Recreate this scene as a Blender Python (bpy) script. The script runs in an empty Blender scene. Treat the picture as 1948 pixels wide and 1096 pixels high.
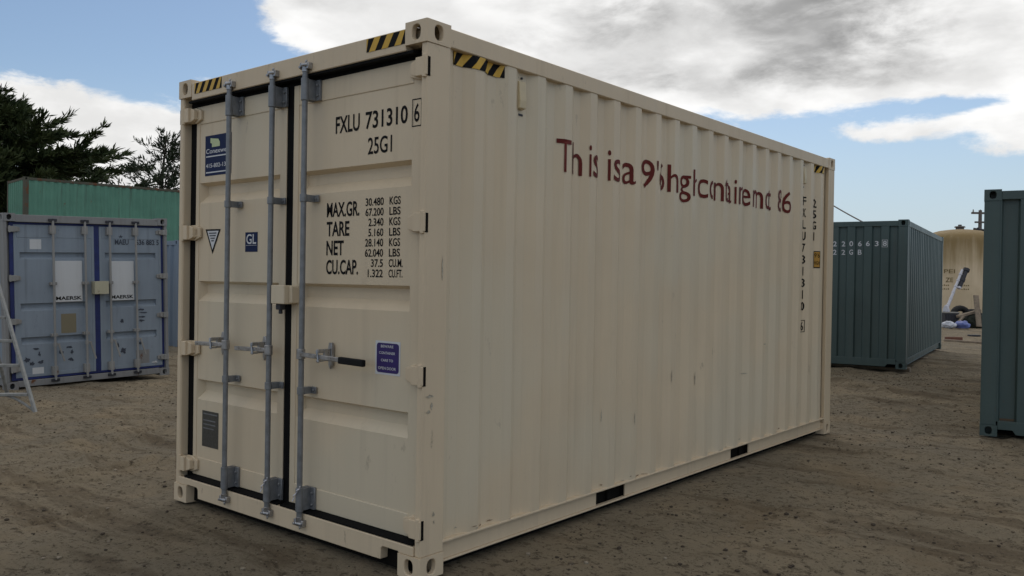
import bpy, bmesh, math, random
import numpy as np
from mathutils import Matrix, Vector

random.seed(7)
RNG = np.random.default_rng(11)
SC = bpy.context.scene
COL = SC.collection
PI = math.pi

# ------------------------------------------------------------------ camera
cam_d = bpy.data.cameras.new('camera')
cam = bpy.data.objects.new('camera', cam_d)
COL.objects.link(cam)
right = Vector((0.77037737, 0.63738852, 0.0159558))
fwd = Vector((-0.63733647, 0.77053519, -0.00881716))
up = right.cross(fwd)
cam.matrix_world = Matrix(((right.x, up.x, -fwd.x, 3.12127), (right.y, up.y, -fwd.y, -3.06047),
                           (right.z, up.z, -fwd.z, 1.55881), (0, 0, 0, 1)))
cam_d.sensor_width = 36.0
cam_d.lens = 36.0 * 1615.09 / 1948.0
cam_d.clip_start = 0.05
cam_d.clip_end = 3000
SC.camera = cam

# ------------------------------------------------------------------ light
SUN_AZ, SUN_EL = 118.0, 46.0            # direction towards the sun, degrees (az from +x)
SKY_STRENGTH = 0.1
CLOUD_WHITE, CLOUD_GREY = 10.2, 2.8     # cloud radiance before SKY_STRENGTH
world = bpy.data.worlds.new('World')
SC.world = world
world.use_nodes = True
SC.view_settings.view_transform = 'Standard'
SC.view_settings.look = 'None'
SC.view_settings.gamma = 1.0
SC.view_settings.use_curve_mapping = False
SC.view_settings.exposure = -0.12

sun_d = bpy.data.lights.new('sun', 'SUN')
sun_d.energy = 0.5
sun_d.angle = math.radians(25)
sun_d.color = (1.0, 0.95, 0.88)
sun = bpy.data.objects.new('sun', sun_d)
COL.objects.link(sun)
sdir = Vector((math.cos(math.radians(SUN_AZ)) * math.cos(math.radians(SUN_EL)),
               math.sin(math.radians(SUN_AZ)) * math.cos(math.radians(SUN_EL)), math.sin(math.radians(SUN_EL))))
sun.rotation_euler = sdir.to_track_quat('Z', 'Y').to_euler()


class NT:
    """tiny node-tree helper"""
    def __init__(self, tree):
        self.t = tree
        tree.nodes.clear()

    def n(self, typ, **kw):
        nd = self.t.nodes.new(typ)
        for k, v in kw.items():
            setattr(nd, k, v)
        return nd

    def link(self, a, b):
        self.t.links.new(a, b)

    def put(self, sock, v):
        if hasattr(v, 'is_output') or isinstance(v, bpy.types.NodeSocket):
            self.t.links.new(v, sock)
        else:
            sock.default_value = v

    def math(self, op, a, b=None, c=None, clamp=False):
        nd = self.n('ShaderNodeMath', operation=op, use_clamp=clamp)
        for i, v in enumerate((a, b, c)):
            if v is not None:
                self.put(nd.inputs[i], v)
        return nd.outputs[0]

    def noise(self, vec, scale, detail=4, rough=.55, dist=0.0):
        nd = self.n('ShaderNodeTexNoise')
        self.put(nd.inputs['Vector'], vec)
        nd.inputs['Scale'].default_value = scale
        nd.inputs['Detail'].default_value = detail
        nd.inputs['Roughness'].default_value = rough
        nd.inputs['Distortion'].default_value = dist
        return nd.outputs[0]

    def mapping(self, vec, scale=(1, 1, 1), rot=(0, 0, 0), loc=(0, 0, 0)):
        nd = self.n('ShaderNodeMapping')
        self.put(nd.inputs['Vector'], vec)
        nd.inputs['Scale'].default_value = scale
        nd.inputs['Rotation'].default_value = rot
        nd.inputs['Location'].default_value = loc
        return nd.outputs[0]

    def smooth(self, v, lo, hi, a=0.0, b=1.0):
        nd = self.n('ShaderNodeMapRange', interpolation_type='SMOOTHSTEP')
        self.put(nd.inputs['Value'], v)
        nd.inputs['From Min'].default_value = lo
        nd.inputs['From Max'].default_value = hi
        nd.inputs['To Min'].default_value = a
        nd.inputs['To Max'].default_value = b
        return nd.outputs['Result']

    def lin(self, v, lo, hi, a=0.0, b=1.0):
        nd = self.n('ShaderNodeMapRange')
        self.put(nd.inputs['Value'], v)
        nd.inputs['From Min'].default_value = lo
        nd.inputs['From Max'].default_value = hi
        nd.inputs['To Min'].default_value = a
        nd.inputs['To Max'].default_value = b
        return nd.outputs['Result']

    def mix(self, fac, a, b, blend='MIX'):
        nd = self.n('ShaderNodeMix', data_type='RGBA', blend_type=blend)
        self.put(nd.inputs[0], fac)
        for s, v in ((nd.inputs[6], a), (nd.inputs[7], b)):
            if isinstance(v, (tuple, list)) and len(v) == 3:
                v = (*v, 1.0)
            self.put(s, v)
        return nd.outputs[2]


def build_world():
    N = NT(world.node_tree)
    out = N.n('ShaderNodeOutputWorld')
    bg = N.n('ShaderNodeBackground')
    bg.inputs['Strength'].default_value = SKY_STRENGTH
    N.link(bg.outputs[0], out.inputs[0])
    sky = N.n('ShaderNodeTexSky', sky_type='NISHITA')
    sky.sun_disc = False
    sky.sun_elevation = math.radians(SUN_EL)
    sky.sun_rotation = math.radians(90 - SUN_AZ)
    sky.air_density = 1.0
    sky.dust_density = .35
    sky.ozone_density = 2.5
    tc = N.n('ShaderNodeTexCoord')
    d = tc.outputs['Generated']
    sep = N.n('ShaderNodeSeparateXYZ')
    N.link(d, sep.inputs[0])
    x, y, z = sep.outputs
    az = N.math('MULTIPLY', N.math('ARCTAN2', y, x), 180 / PI)
    el = N.math('MULTIPLY', N.math('ARCSINE', z), 180 / PI)
    # cloud density: fractal noise on the sky vault, clouds flattening towards the horizon, plus the masses in view
    v1 = N.mapping(d, scale=(1, 1, 2.6), loc=(3.1, 1.7, .4))
    n1 = N.noise(v1, 3.2, 3, .5)
    n2 = N.noise(v1, 9.0, 8, .62, .25)
    n3 = N.noise(N.mapping(d, scale=(1, 1, 2.0), loc=(7.3, 2.2, 5.0)), 26.0, 6, .6)
    dens = N.math('ADD', N.math('MULTIPLY', n1, .35), N.math('MULTIPLY', n2, .55))
    dens = N.math('ADD', dens, N.math('MULTIPLY', n3, .14))
    masses = [
        (153, 8.2, 13, 2.5, .33), (146.5, 9.3, 3, 1.8, .12), (159.5, 10.0, 3, 1.6, .12),
        (140.6, 17.6, 5.2, 3.4, .36), (133, 15.0, 5, 3.5, .25),
        (113, 19.5, 18, 6.6, .42), (117, 13.3, 8, 2.2, .20), (104, 14.4, 8, 2.0, .16),
        (107.0, 12.4, 6.5, 1.3, .15), (105.9, 9.2, 4.4, .95, .27), (98.2, 9.0, 2.8, 1.8, .30),
        (155, 15.6, 9.5, 3.6, -.36), (111, 8.6, 9, 1.1, -.22), (104, 5.0, 14, 3.0, -.28), (101, 10.8, 4.5, .6, -.16),
    ]
    for (a0, e0, ra, re, w) in masses:
        dx = N.math('DIVIDE', N.math('SUBTRACT', az, a0), ra)
        dy = N.math('DIVIDE', N.math('SUBTRACT', el, e0), re)
        r2 = N.math('ADD', N.math('MULTIPLY', dx, dx), N.math('MULTIPLY', dy, dy))
        g = N.math('EXPONENT', N.math('MULTIPLY', r2, -1.0))
        dens = N.math('MULTIPLY_ADD', g, w, dens)
    # the deck closes overhead, out of view; thickened to dim the light below
    dens = N.math('ADD', dens, N.smooth(el, 20, 45, 0, .38))
    mask = N.smooth(dens, .52, .64)
    thick = N.smooth(dens, .70, .98)
    shade = N.noise(N.mapping(d, scale=(1, 1, 2.2), loc=(.3, 4.4, 1.9)), 5.0, 3, .45)
    thick = N.math('MULTIPLY', thick, N.smooth(shade, .34, .60, .25, 1.0))
    # the deep grey cloud base lies high up, low cloud banks are seen side-on and stay bright
    thick = N.math('MULTIPLY', thick, N.smooth(el, 8.5, 14.5, .18, 1.0))
    # the bank left of the big cloud is sunlit through and through
    lit = N.math('MULTIPLY', N.smooth(az, 122, 136), N.smooth(el, 30, 17))
    thick = N.math('MULTIPLY', thick, N.math('MULTIPLY_ADD', lit, -.72, 1.0))
    w, gy = CLOUD_WHITE, CLOUD_GREY
    ccol = N.mix(thick, (w, w * .995, w * .985), (gy * 1.0, gy, gy * 1.0))
    soft = N.smooth(N.noise(N.mapping(d, scale=(1, 1, 2.4), loc=(2.2, .4, 8.0)), 8.0, 5, .55), .36, .66, .86, 1.10)
    gm_ = N.n('ShaderNodeCombineColor')
    for i in range(3):
        N.link(soft, gm_.inputs[i])
    ccol = N.mix(1.0, ccol, gm_.outputs[0], 'MULTIPLY')
    # a pale veil near the horizon
    veil = N.smooth(el, 1, 13, .80, .08)
    base = N.mix(veil, sky.outputs[0], (5.4, 6.5, 7.5))
    col = N.mix(mask, base, ccol)
    N.link(col, bg.inputs['Color'])


build_world()

# ------------------------------------------------------------------ mesh helpers


class MB:
    """collects geometry; build() links it as ONE mesh object"""
    def __init__(self):
        self.v, self.f, self.m = [], [], []

    def add(self, vs, fs, mi=0):
        b = len(self.v)
        self.v += [tuple(p) for p in vs]
        self.f += [tuple(i + b for i in f) for f in fs]
        self.m += [mi] * len(fs)
        return self

    def quad(self, a, b, c, d, mi=0):
        return self.add([a, b, c, d], [(0, 1, 2, 3)], mi)

    def box(self, x0, x1, y0, y1, z0, z1, mi=0):
        v = [(x0, y0, z0), (x1, y0, z0), (x1, y1, z0), (x0, y1, z0), (x0, y0, z1), (x1, y0, z1), (x1, y1, z1), (x0, y1, z1)]
        return self.add(v, [(0, 3, 2, 1), (4, 5, 6, 7), (0, 1, 5, 4), (1, 2, 6, 5), (2, 3, 7, 6), (3, 0, 4, 7)], mi)

    def prism(self, poly, axis, t0, t1, mi=0):
        """extrude a 2D polygon; axis 'x': poly=(y,z), 'y': (x,z), 'z': (x,y)"""
        def P(p, t):
            return {'x': (t, p[0], p[1]), 'y': (p[0], t, p[1]), 'z': (p[0], p[1], t)}[axis]
        n = len(poly)
        v = [P(p, t0) for p in poly] + [P(p, t1) for p in poly]
        f = [tuple(range(n)), tuple(range(2 * n - 1, n - 1, -1))]
        f += [(i, i + n, (i + 1) % n + n, (i + 1) % n) for i in range(n)]
        return self.add(v, f, mi)

    def cyl(self, p, q, r, n=12, r2=None, mi=0):
        return self.tube([p, q], [r, r if r2 is None else r2], n, mi)

    def tube(self, path, rad, n=8, mi=0):
        path = [Vector(p) for p in path]
        if not hasattr(rad, '__len__'):
            rad = [rad] * len(path)
        vs, fs = [], []
        ref = None
        for i, p in enumerate(path):
            t = (path[min(i + 1, len(path) - 1)] - path[max(i - 1, 0)])
            if t.length < 1e-9:
                t = Vector((0, 0, 1))
            t.normalize()
            if ref is None:
                ref = t.orthogonal().normalized()
            u = (ref - t * ref.dot(t))
            if u.length < 1e-6:
                u = t.orthogonal()
            u.normalize()
            ref = u
            w = t.cross(u)
            for k in range(n):
                a = 2 * PI * k / n
                vs.append(p + (u * math.cos(a) + w * math.sin(a)) * rad[i])
        for i in range(len(path) - 1):
            for k in range(n):
                a, b = i * n + k, i * n + (k + 1) % n
                fs.append((a, b, b + n, a + n))
        fs.append(tuple(range(n - 1, -1, -1)))
        fs.append(tuple(range((len(path) - 1) * n, len(path) * n)))
        return self.add(vs, fs, mi)

    def obox(self, c, ax, half, mi=0):
        """oriented box: centre, three axes, half sizes"""
        c = Vector(c)
        A = [Vector(a).normalized() * h for a, h in zip(ax, half)]
        v = []
        for sz in (-1, 1):
            for sx, sy in ((-1, -1), (1, -1), (1, 1), (-1, 1)):
                v.append(c + A[0] * sx + A[1] * sy + A[2] * sz)
        return self.add(v, [(0, 3, 2, 1), (4, 5, 6, 7), (0, 1, 5, 4), (1, 2, 6, 5), (2, 3, 7, 6), (3, 0, 4, 7)], mi)

    def mesh(self, name, mats, recalc=True, smooth=None):
        me = bpy.data.meshes.new(name)
        me.from_pydata(self.v, [], self.f)
        for m in (mats if isinstance(mats, (list, tuple)) else [mats]):
            me.materials.append(m)
        if any(self.m):
            me.polygons.foreach_set('material_index', self.m)
        if recalc:
            bm = bmesh.new()
            bm.from_mesh(me)
            bmesh.ops.recalc_face_normals(bm, faces=bm.faces)
            bm.to_mesh(me)
            bm.free()
        if smooth is not None:
            me.shade_smooth()
            me.set_sharp_from_angle(angle=math.radians(smooth))
        me.update()
        return me

    def build(self, name, mats, parent=None, bevel=0.0, smooth=None, recalc=True, seg=1):
        o = bpy.data.objects.new(name, self.mesh(name, mats, recalc, smooth))
        COL.objects.link(o)
        if parent:
            o.parent = parent
        if bevel:
            md = o.modifiers.new('bevel', 'BEVEL')
            md.width = bevel
            md.segments = seg
            md.limit_method = 'ANGLE'
            md.angle_limit = math.radians(40)
        return o


def empty(name, loc=(0, 0, 0), rot=(0, 0, 0)):
    o = bpy.data.objects.new(name, None)
    o.empty_display_size = .2
    o.location = loc
    o.rotation_euler = rot
    COL.objects.link(o)
    return o


def tag(o, label=None, cat=None, group=None, kind=None):
    if label:
        o['label'] = label
    if cat:
        o['category'] = cat
    if group:
        o['group'] = group
    if kind:
        o['kind'] = kind
    return o


def copy_tree(o, parent=None):
    c = o.copy()
    COL.objects.link(c)
    c.parent = parent
    for ch in list(o.children):
        copy_tree(ch, c)
    return c


# ------------------------------------------------------------------ materials


def plain(name, rgb, rough=.6, metal=0.0, var=.12, scale=14.0, bump=0.0, spec=.5):
    m = bpy.data.materials.new(name)
    m.use_nodes = True
    N = NT(m.node_tree)
    out = N.n('ShaderNodeOutputMaterial')
    p = N.n('ShaderNodeBsdfPrincipled')
    N.link(p.outputs[0], out.inputs[0])
    tc = N.n('ShaderNodeTexCoord').outputs['Object']
    n = N.noise(tc, scale, 5, .6)
    f = N.lin(n, .3, .7, 1 - var, 1 + var)
    comb = N.n('ShaderNodeCombineColor')
    for i in range(3):
        N.link(f, comb.inputs[i])
    N.link(N.mix(1.0, rgb, comb.outputs[0], 'MULTIPLY'), p.inputs['Base Color'])
    N.link(N.lin(n, .3, .7, max(.05, rough - .08), min(1, rough + .08)), p.inputs['Roughness'])
    p.inputs['Metallic'].default_value = metal
    p.inputs['Specular IOR Level'].default_value = spec
    if bump:
        b = N.n('ShaderNodeBump')
        b.inputs['Strength'].default_value = 1.0
        b.inputs['Distance'].default_value = bump
        N.link(n, b.inputs['Height'])
        N.link(b.outputs[0], p.inputs['Normal'])
    return m


def paint(name, rgb, rough=.5, var=.06, dirt=.25, rust=0.0, scuff=0.0, dirtcol=(.16, .125, .09), tint=None, spec=.4):
    """painted sheet steel: tone drift, rain streaks, dust, scuffs and rust blooms"""
    m = bpy.data.materials.new(name)
    m.use_nodes = True
    N = NT(m.node_tree)
    out = N.n('ShaderNodeOutputMaterial')
    p = N.n('ShaderNodeBsdfPrincipled')
    N.link(p.outputs[0], out.inputs[0])
    p.inputs['Specular IOR Level'].default_value = spec
    tc = N.n('ShaderNodeTexCoord').outputs['Object']
    n1 = N.noise(tc, 1.1, 4, .55)
    n2 = N.noise(N.mapping(tc, scale=(11, 11, .55)), 1.0, 6, .6)
    n3 = N.noise(tc, 55, 4, .6)
    tone = N.math('ADD', N.math('MULTIPLY', n1, .55), N.math('MULTIPLY', n2, .45))
    f = N.lin(tone, .35, .65, 1 - var, 1 + var)
    comb = N.n('ShaderNodeCombineColor')
    for i in range(3):
        N.link(f, comb.inputs[i])
    col = N.mix(1.0, rgb, comb.outputs[0], 'MULTIPLY')
    if tint:
        col = N.mix(N.smooth(N.noise(tc, .8, 3, .5), .42, .62, 0, .75), col, tint)
    if dirt:
        fd = N.math('MULTIPLY', N.smooth(n2, .50, .80), dirt)
        col = N.mix(fd, col, dirtcol)
        fs = N.math('MULTIPLY', N.smooth(n3, .66, .76), dirt * .9)
        col = N.mix(fs, col, dirtcol)
    if scuff:
        ns = N.noise(N.mapping(tc, scale=(3.2, 3.2, 1.6), loc=(5, 2, 1)), 3.0, 9, .7)
        gate = N.smooth(N.noise(tc, .9, 2, .5), .50, .66)
        col = N.mix(N.math('MULTIPLY', N.math('MULTIPLY', N.smooth(ns, .60, .70), gate), scuff), col, dirtcol)
    if rust:
        nr = N.noise(N.mapping(tc, scale=(1, 1, .55)), 4.5, 8, .68)
        fr = N.smooth(nr, .70 - .22 * rust, .78 - .20 * rust)
        rc = N.mix(n3, (.09, .035, .018), (.21, .085, .035))
        col = N.mix(fr, col, rc)
    N.link(col, p.inputs['Base Color'])
    N.link(N.lin(n2, .3, .7, rough - .07, rough + .12), p.inputs['Roughness'])
    b = N.n('ShaderNodeBump')
    b.inputs['Distance'].default_value = .006
    b.inputs['Strength'].default_value = .35
    hb = N.math('ADD', N.math('MULTIPLY', N.noise(tc, 3.0, 2, .5), 1.0), N.math('MULTIPLY', n3, .04))
    N.link(hb, b.inputs['Height'])
    N.link(b.outputs[0], p.inputs['Normal'])
    return m


M = {}
M['beige'] = paint('beige_paint', (.665, .550, .395), .44, .075, .16, 0.0, .35, tint=(.640, .565, .43))
M['beige_rail'] = paint('beige_rail_paint', (.66, .54, .385), .5, .06, .22, .08, .6)
M['rubber'] = plain('black_rubber', (.006, .006, .0065), .8, 0, .3, spec=.12)
M['galv'] = plain('galvanised_steel', (.21, .22, .235), .45, .35, .2, 22)
M['zinc'] = plain('bright_zinc_steel', (.36, .36, .37), .33, .8, .3, 30)
M['black_grip'] = plain('black_grip', (.008, .008, .009), .7, 0, .2, spec=.2)
M['black_print'] = plain('black_print', (.010, .010, .011), .7, 0, .2, spec=.12)
M['faded_print'] = plain('faded_dark_print', (.05, .06, .085), .6, 0, .5, 40)
M['red_print'] = plain('dark_red_print', (.125, .018, .014), .6, 0, .15, spec=.15)
M['yellow'] = plain('yellow_tape', (.62, .37, .03), .45, 0, .1)
M['navy'] = plain('navy_print', (.010, .020, .075), .55, 0, .15, spec=.15)
M['purple'] = plain('purple_print', (.045, .030, .14), .5, 0, .15, spec=.2)
M['white_print'] = plain('white_print', (.62, .63, .66), .45, 0, .06)
M['pale_green_print'] = plain('pale_green_print', (.52, .60, .33), .45, 0, .1)
M['orange'] = plain('orange_sticker', (.46, .24, .025), .45, 0, .1)
M['plate'] = plain('dark_metal_plate', (.085, .085, .08), .4, .5, .35, 60)
M['vent'] = plain('ivory_plastic', (.60, .50, .32), .5, 0, .06)
M['shade_dark'] = plain('painted_shade', (.012, .011, .010), .95, spec=.05)  # near-black colour standing in for shade in openings and gaps
M['wood_floor'] = plain('container_floor', (.10, .07, .045), .8)
M['blue'] = paint('faded_blue_paint', (.262, .310, .368), .55, .14, .5, .14, 1.0, (.08, .085, .09))
M['blue_frame'] = paint('weathered_grey_frame', (.25, .25, .25), .6, .14, .5, .46, .8, (.11, .085, .075))
M['blue_seal'] = plain('blue_seal', (.014, .026, .135), .55, 0, .3, 6)
M['old_bar'] = paint('weathered_bar_paint', (.30, .295, .285), .6, .15, .45, .3, .5)
M['white_panel'] = paint('white_panel', (.62, .635, .65), .5, .05, .2, 0, .6, (.25, .24, .22))
M['tan_panel'] = paint('tan_panel', (.23, .20, .13), .6, .08, .3, 0, .6, (.12, .13, .12))
M['cream_box'] = paint('cream_lock_box', (.50, .47, .34), .5, .05, .3, .1, .2)
M['teal'] = paint('teal_green_paint', (.120, .290, .215), .6, .16, .8, .30, .8, (.07, .10, .08))
M['teal_post'] = paint('rusty_post', (.10, .10, .075), .75, .2, .6, .85, .5, (.06, .045, .035))
M['lightblue'] = paint('light_blue_paint', (.19, .245, .32), .55, .08, .3, .1, .4)
M['dkgreen'] = paint('dark_green_paint', (.060, .093, .092), .42, .14, .45, .07, .9, (.075, .078, .070))
M['alu'] = plain('aluminium', (.27, .275, .27), .6, .3, .25, 20)
M['tank'] = None
M['tank_print'] = plain('faded_brown_print', (.20, .145, .06), .8, 0, .5, 20)
M['bark'] = plain('bark', (.050, .040, .030), .9, 0, .4, 8, .03)
M['concrete'] = plain('concrete', (.30, .29, .27), .85, 0, .2, 12)
M['timber'] = plain('weathered_timber', (.26, .205, .15), .8, 0, .3, 9)
M['red_timber'] = plain('reddish_timber', (.17, .070, .045), .75, 0, .25, 9)
M['pole_wood'] = plain('grey_pole', (.14, .12, .11), .85)
M['tyre'] = plain('tyre_rubber', (.018, .018, .018), .8, 0, .3)
M['white_bag'] = plain('white_plastic_sack', (.58, .60, .66), .5, 0, .12, 6, .01)
M['blue_bag'] = plain('blue_tarpaulin', (.13, .17, .42), .45, 0, .25, 5, .01)
M['white_metal'] = plain('white_painted_metal', (.62, .62, .68), .4, 0, .12, 15)
M['dark_heap'] = plain('dark_green_cover', (.022, .028, .018), .7, 0, .3, 6, .01)
M['dark_machine'] = plain('dark_machine_paint', (.035, .036, .045), .55, .2, .3)


def tank_mat():
    m = bpy.data.materials.new('stained_cream_paint')
    m.use_nodes = True
    N = NT(m.node_tree)
    out = N.n('ShaderNodeOutputMaterial')
    p = N.n('ShaderNodeBsdfPrincipled')
    N.link(p.outputs[0], out.inputs[0])
    tc = N.n('ShaderNodeTexCoord').outputs['Object']
    st = N.noise(N.mapping(tc, scale=(3.2, 3.2, .22)), 1.0, 6, .6)
    big = N.noise(tc, .8, 4, .55)
    sep = N.n('ShaderNodeSeparateXYZ')
    N.link(tc, sep.inputs[0])
    # rain-borne stains run down from the roof seam
    run = N.smooth(N.math('ADD', sep.outputs[2], N.math('MULTIPLY', st, 3.4)), 3.3, 5.3)
    col = N.mix(N.smooth(big, .4, .65), (.72, .58, .40), (.62, .49, .32))
    col = N.mix(N.math('MULTIPLY', run, .95), col, (.26, .175, .065))
    col = N.mix(N.smooth(st, .56, .72, 0, .5), col, (.33, .25, .11))
    N.link(col, p.inputs['Base Color'])
    p.inputs['Roughness'].default_value = .7
    return m


M['tank'] = tank_mat()


def ground_mat():
    m = bpy.data.materials.new('dry_yard_dirt')
    m.use_nodes = True
    N = NT(m.node_tree)
    out = N.n('ShaderNodeOutputMaterial')
    p = N.n('ShaderNodeBsdfPrincipled')
    N.link(p.outputs[0], out.inputs[0])
    p.inputs['Roughness'].default_value = .95
    p.inputs['Specular IOR Level'].default_value = .15
    tc = N.n('ShaderNodeTexCoord').outputs['Object']
    big = N.noise(tc, .22, 5, .55)
    mid = N.noise(tc, 1.3, 7, .62)
    trk = N.noise(N.mapping(tc, scale=(.5, 2.6, 1), rot=(0, 0, math.radians(-62))), 1.0, 7, .6, .6)
    fine = N.noise(N.mapping(tc, scale=(.9, 1.15, 1), rot=(0, 0, math.radians(-62))), 13, 10, .80, .3)
    grit = N.noise(tc, 48, 7, .82)
    col = N.mix(N.smooth(big, .38, .62), (.280, .232, .160), (.240, .206, .152))
    col = N.mix(N.smooth(mid, .45, .66, 0, .75), col, (.33, .265, .178))
    col = N.mix(N.smooth(trk, .51, .65, 0, .72), col, (.130, .098, .064))
    col = N.mix(N.smooth(fine, .525, .60, 0, .82), col, (.085, .066, .045))
    spk = N.noise(N.mapping(tc, scale=(.9, 1.1, 1), rot=(0, 0, math.radians(-50)), loc=(3, 7, 0)), 24, 5, .75)
    col = N.mix(N.smooth(spk, .60, .66, 0, .85), col, (.040, .030, .021))
    col = N.mix(N.smooth(spk, .41, .33, 0, .7), col, (.33, .27, .195))
    col = N.mix(N.smooth(grit, .55, .68, 0, .6), col, (.30, .24, .17))
    col = N.mix(N.smooth(grit, .46, .34, 0, .8), col, (.048, .036, .026))
    # rust-brown patches
    rp = N.noise(N.mapping(tc, loc=(4, 9, 0)), .55, 5, .6)
    col = N.mix(N.smooth(rp, .55, .68, 0, .55), col, (.235, .175, .108))
    N.link(col, p.inputs['Base Color'])
    b = N.n('ShaderNodeBump')
    b.inputs['Strength'].default_value = .9
    b.inputs['Distance'].default_value = .05
    h = N.math('ADD', N.math('MULTIPLY', fine, -.8), N.math('MULTIPLY', grit, .28))
    h = N.math('ADD', h, N.math('MULTIPLY', mid, .6))
    N.link(h, b.inputs['Height'])
    N.link(b.outputs[0], p.inputs['Normal'])
    return m


M['ground'] = ground_mat()


def leaf_mat(name, a, b):
    m = bpy.data.materials.new(name)
    m.use_nodes = True
    N = NT(m.node_tree)
    out = N.n('ShaderNodeOutputMaterial')
    p = N.n('ShaderNodeBsdfPrincipled')
    N.link(p.outputs[0], out.inputs[0])
    p.inputs['Roughness'].default_value = .7
    p.inputs['Specular IOR Level'].default_value = .2
    tc = N.n('ShaderNodeTexCoord').outputs['Object']
    N.link(N.mix(N.smooth(N.noise(tc, 1.2, 4, .6), .35, .65), a, b), p.inputs['Base Color'])
    return m


M['leaf'] = leaf_mat('cypress_foliage', (.036, .054, .024), (.080, .100, .036))
M['leaf2'] = leaf_mat('conifer_foliage', (.026, .038, .024), (.052, .068, .034))

# ------------------------------------------------------------------ ground


def smooth_noise(x, y, seed):
    """value noise, vectorised"""
    r = np.random.default_rng(seed)
    tab = r.random((256, 256))
    xi, yi = np.floor(x).astype(int), np.floor(y).astype(int)
    fx, fy = x - xi, y - yi
    fx, fy = fx * fx * (3 - 2 * fx), fy * fy * (3 - 2 * fy)
    g = lambda i, j: tab[i & 255, j & 255]
    return (g(xi, yi) * (1 - fx) + g(xi + 1, yi) * fx) * (1 - fy) + (g(xi, yi + 1) * (1 - fx) + g(xi + 1, yi + 1) * fx) * fy - .5


RUTS = [((-5.09, -.17), (-4.92, .34), .05, .03), ((-4.93, .16), (-5.41, 1.01), .09, .05), ((-4.37, .06), (-5.43, 1.67), .07, .045), ((-3.67, -.67), (-3.92, .81), .08, .04),
        ((-2.52, -.95), (-2.69, -.25), .06, .03), ((.56, 3.95), (1.22, 3.80), .045, .03), ((.63, 3.81), (1.22, 3.67), .045, .03), ((.32, 5.45), (1.14, 5.22), .08, .045),
        ((1.69, 4.02), (2.10, 3.99), .045, .03), ((.26, 3.05), (1.32, 2.44), .05, .022), ((-1.62, 11.01), (.40, 9.32), .12, .07), ((1.48, 2.44), (2.21, 2.38), .05, .025),
        ((-6.6, .2), (-6.0, 2.6), .10, .05), ((-7.4, -.2), (-6.9, 3.0), .12, .05), ((-.4, 7.6), (1.0, 6.9), .09, .05), ((-.9, 8.9), (.6, 8.0), .10, .05)]


def ground_h(x, y, fine=True):
    x, y = np.asarray(x, float), np.asarray(y, float)
    h = np.zeros_like(x)
    # the yard falls a little towards the blue container and rises towards the far one
    h += -.17 * np.exp(-(((x + 12.5) / 5) ** 2 + ((y - 3) / 5) ** 2))
    h += .13 * np.exp(-(((x + 2.5) / 5) ** 2 + ((y - 15.5) / 4.2) ** 2))
    pad = np.exp(-np.maximum(0, np.maximum(np.abs(x + 1.2) - 1.3, np.abs(y - 3.03) - 3.1)) / .35)
    n = .05 * smooth_noise(x * .35, y * .35, 1) + .035 * smooth_noise(x * 1.1, y * 1.1, 2)
    if fine:
        # wheel ruts sweep past the container
        a = math.radians(28)
        u = x * math.cos(a) + y * math.sin(a)
        w = -x * math.sin(a) + y * math.cos(a)
        w = w + .35 * smooth_noise(u * .3, w * .3, 5)
        n += .030 * smooth_noise(u * .5, w * 3.1, 3) + .008 * smooth_noise(u * 1.7, w * 8.5, 4)
        n += .020 * smooth_noise(x * 4.2, y * 4.2, 6) + .022 * smooth_noise(x * 10.5, y * 10.5, 7)
        for (ax, ay), (bx, by), w_, d_ in RUTS:
            dx, dy = bx - ax, by - ay
            L2 = dx * dx + dy * dy
            t = ((x - ax) * dx + (y - ay) * dy) / L2
            dist = ((x - ax) * dy - (y - ay) * dx) / math.sqrt(L2) + .10 * smooth_noise(x * 1.3 + ax, y * 1.3, 31) + .05 * smooth_noise(x * 5, y * 5 + ay, 32)
            win = np.clip(np.minimum(t, 1 - t) * 5 + .4, 0, 1) * np.clip(.75 + 1.2 * smooth_noise(x * 3.3, y * 3.3, 33), 0, 1)
            n += d_ * win * (-np.exp(-(dist / w_) ** 2) + .75 * np.exp(-((dist - 1.7 * w_) / (.8 * w_)) ** 2))
        cl = smooth_noise(x * 7, y * 7, 8)
        n += .03 * np.clip(cl - .28, 0, 1) * 4 * np.clip(smooth_noise(x * .6, y * .6, 9) + .25, 0, 1)
    h += 1.25 * n * (1 - .8 * pad) - .012
    return h


def axis_coords(lo, hi, step, far):
    a = list(np.arange(lo, hi + 1e-6, step))
    s, p, q = step, [], []
    t = lo
    while t > -far:
        s *= 1.16
        t -= s
        p.append(t)
    s, t = step, hi
    while t < far:
        s *= 1.16
        t += s
        q.append(t)
    return np.array(p[::-1] + a + q)


gx = axis_coords(-11.0, 7.0, .045, 1500)
gy = axis_coords(-3.2, 15.0, .045, 1500)
GX, GY = np.meshgrid(gx, gy, indexing='ij')
GZ = ground_h(GX, GY)
far_fade = np.clip(1 - (np.hypot(GX, GY - 5) - 60) / 200, 0, 1)
GZ *= far_fade
nx, ny = GX.shape
me = bpy.data.meshes.new('ground')
verts = np.stack([GX, GY, GZ], -1).reshape(-1, 3)
ii, jj = np.meshgrid(np.arange(nx - 1), np.arange(ny - 1), indexing='ij')
base = (ii * ny + jj).ravel()
faces = np.stack([base, base + ny, base + ny + 1, base + 1], -1)
me.vertices.add(len(verts))
me.vertices.foreach_set('co', verts.ravel().astype(np.float32))
me.loops.add(faces.size)
me.loops.foreach_set('vertex_index', faces.ravel().astype(np.int32))
me.polygons.add(len(faces))
me.polygons.foreach_set('loop_start', np.arange(0, faces.size, 4, dtype=np.int32))
me.update(calc_edges=True)
me.shade_smooth()
me.materials.append(M['ground'])
g = bpy.data.objects.new('ground', me)
COL.objects.link(g)
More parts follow.
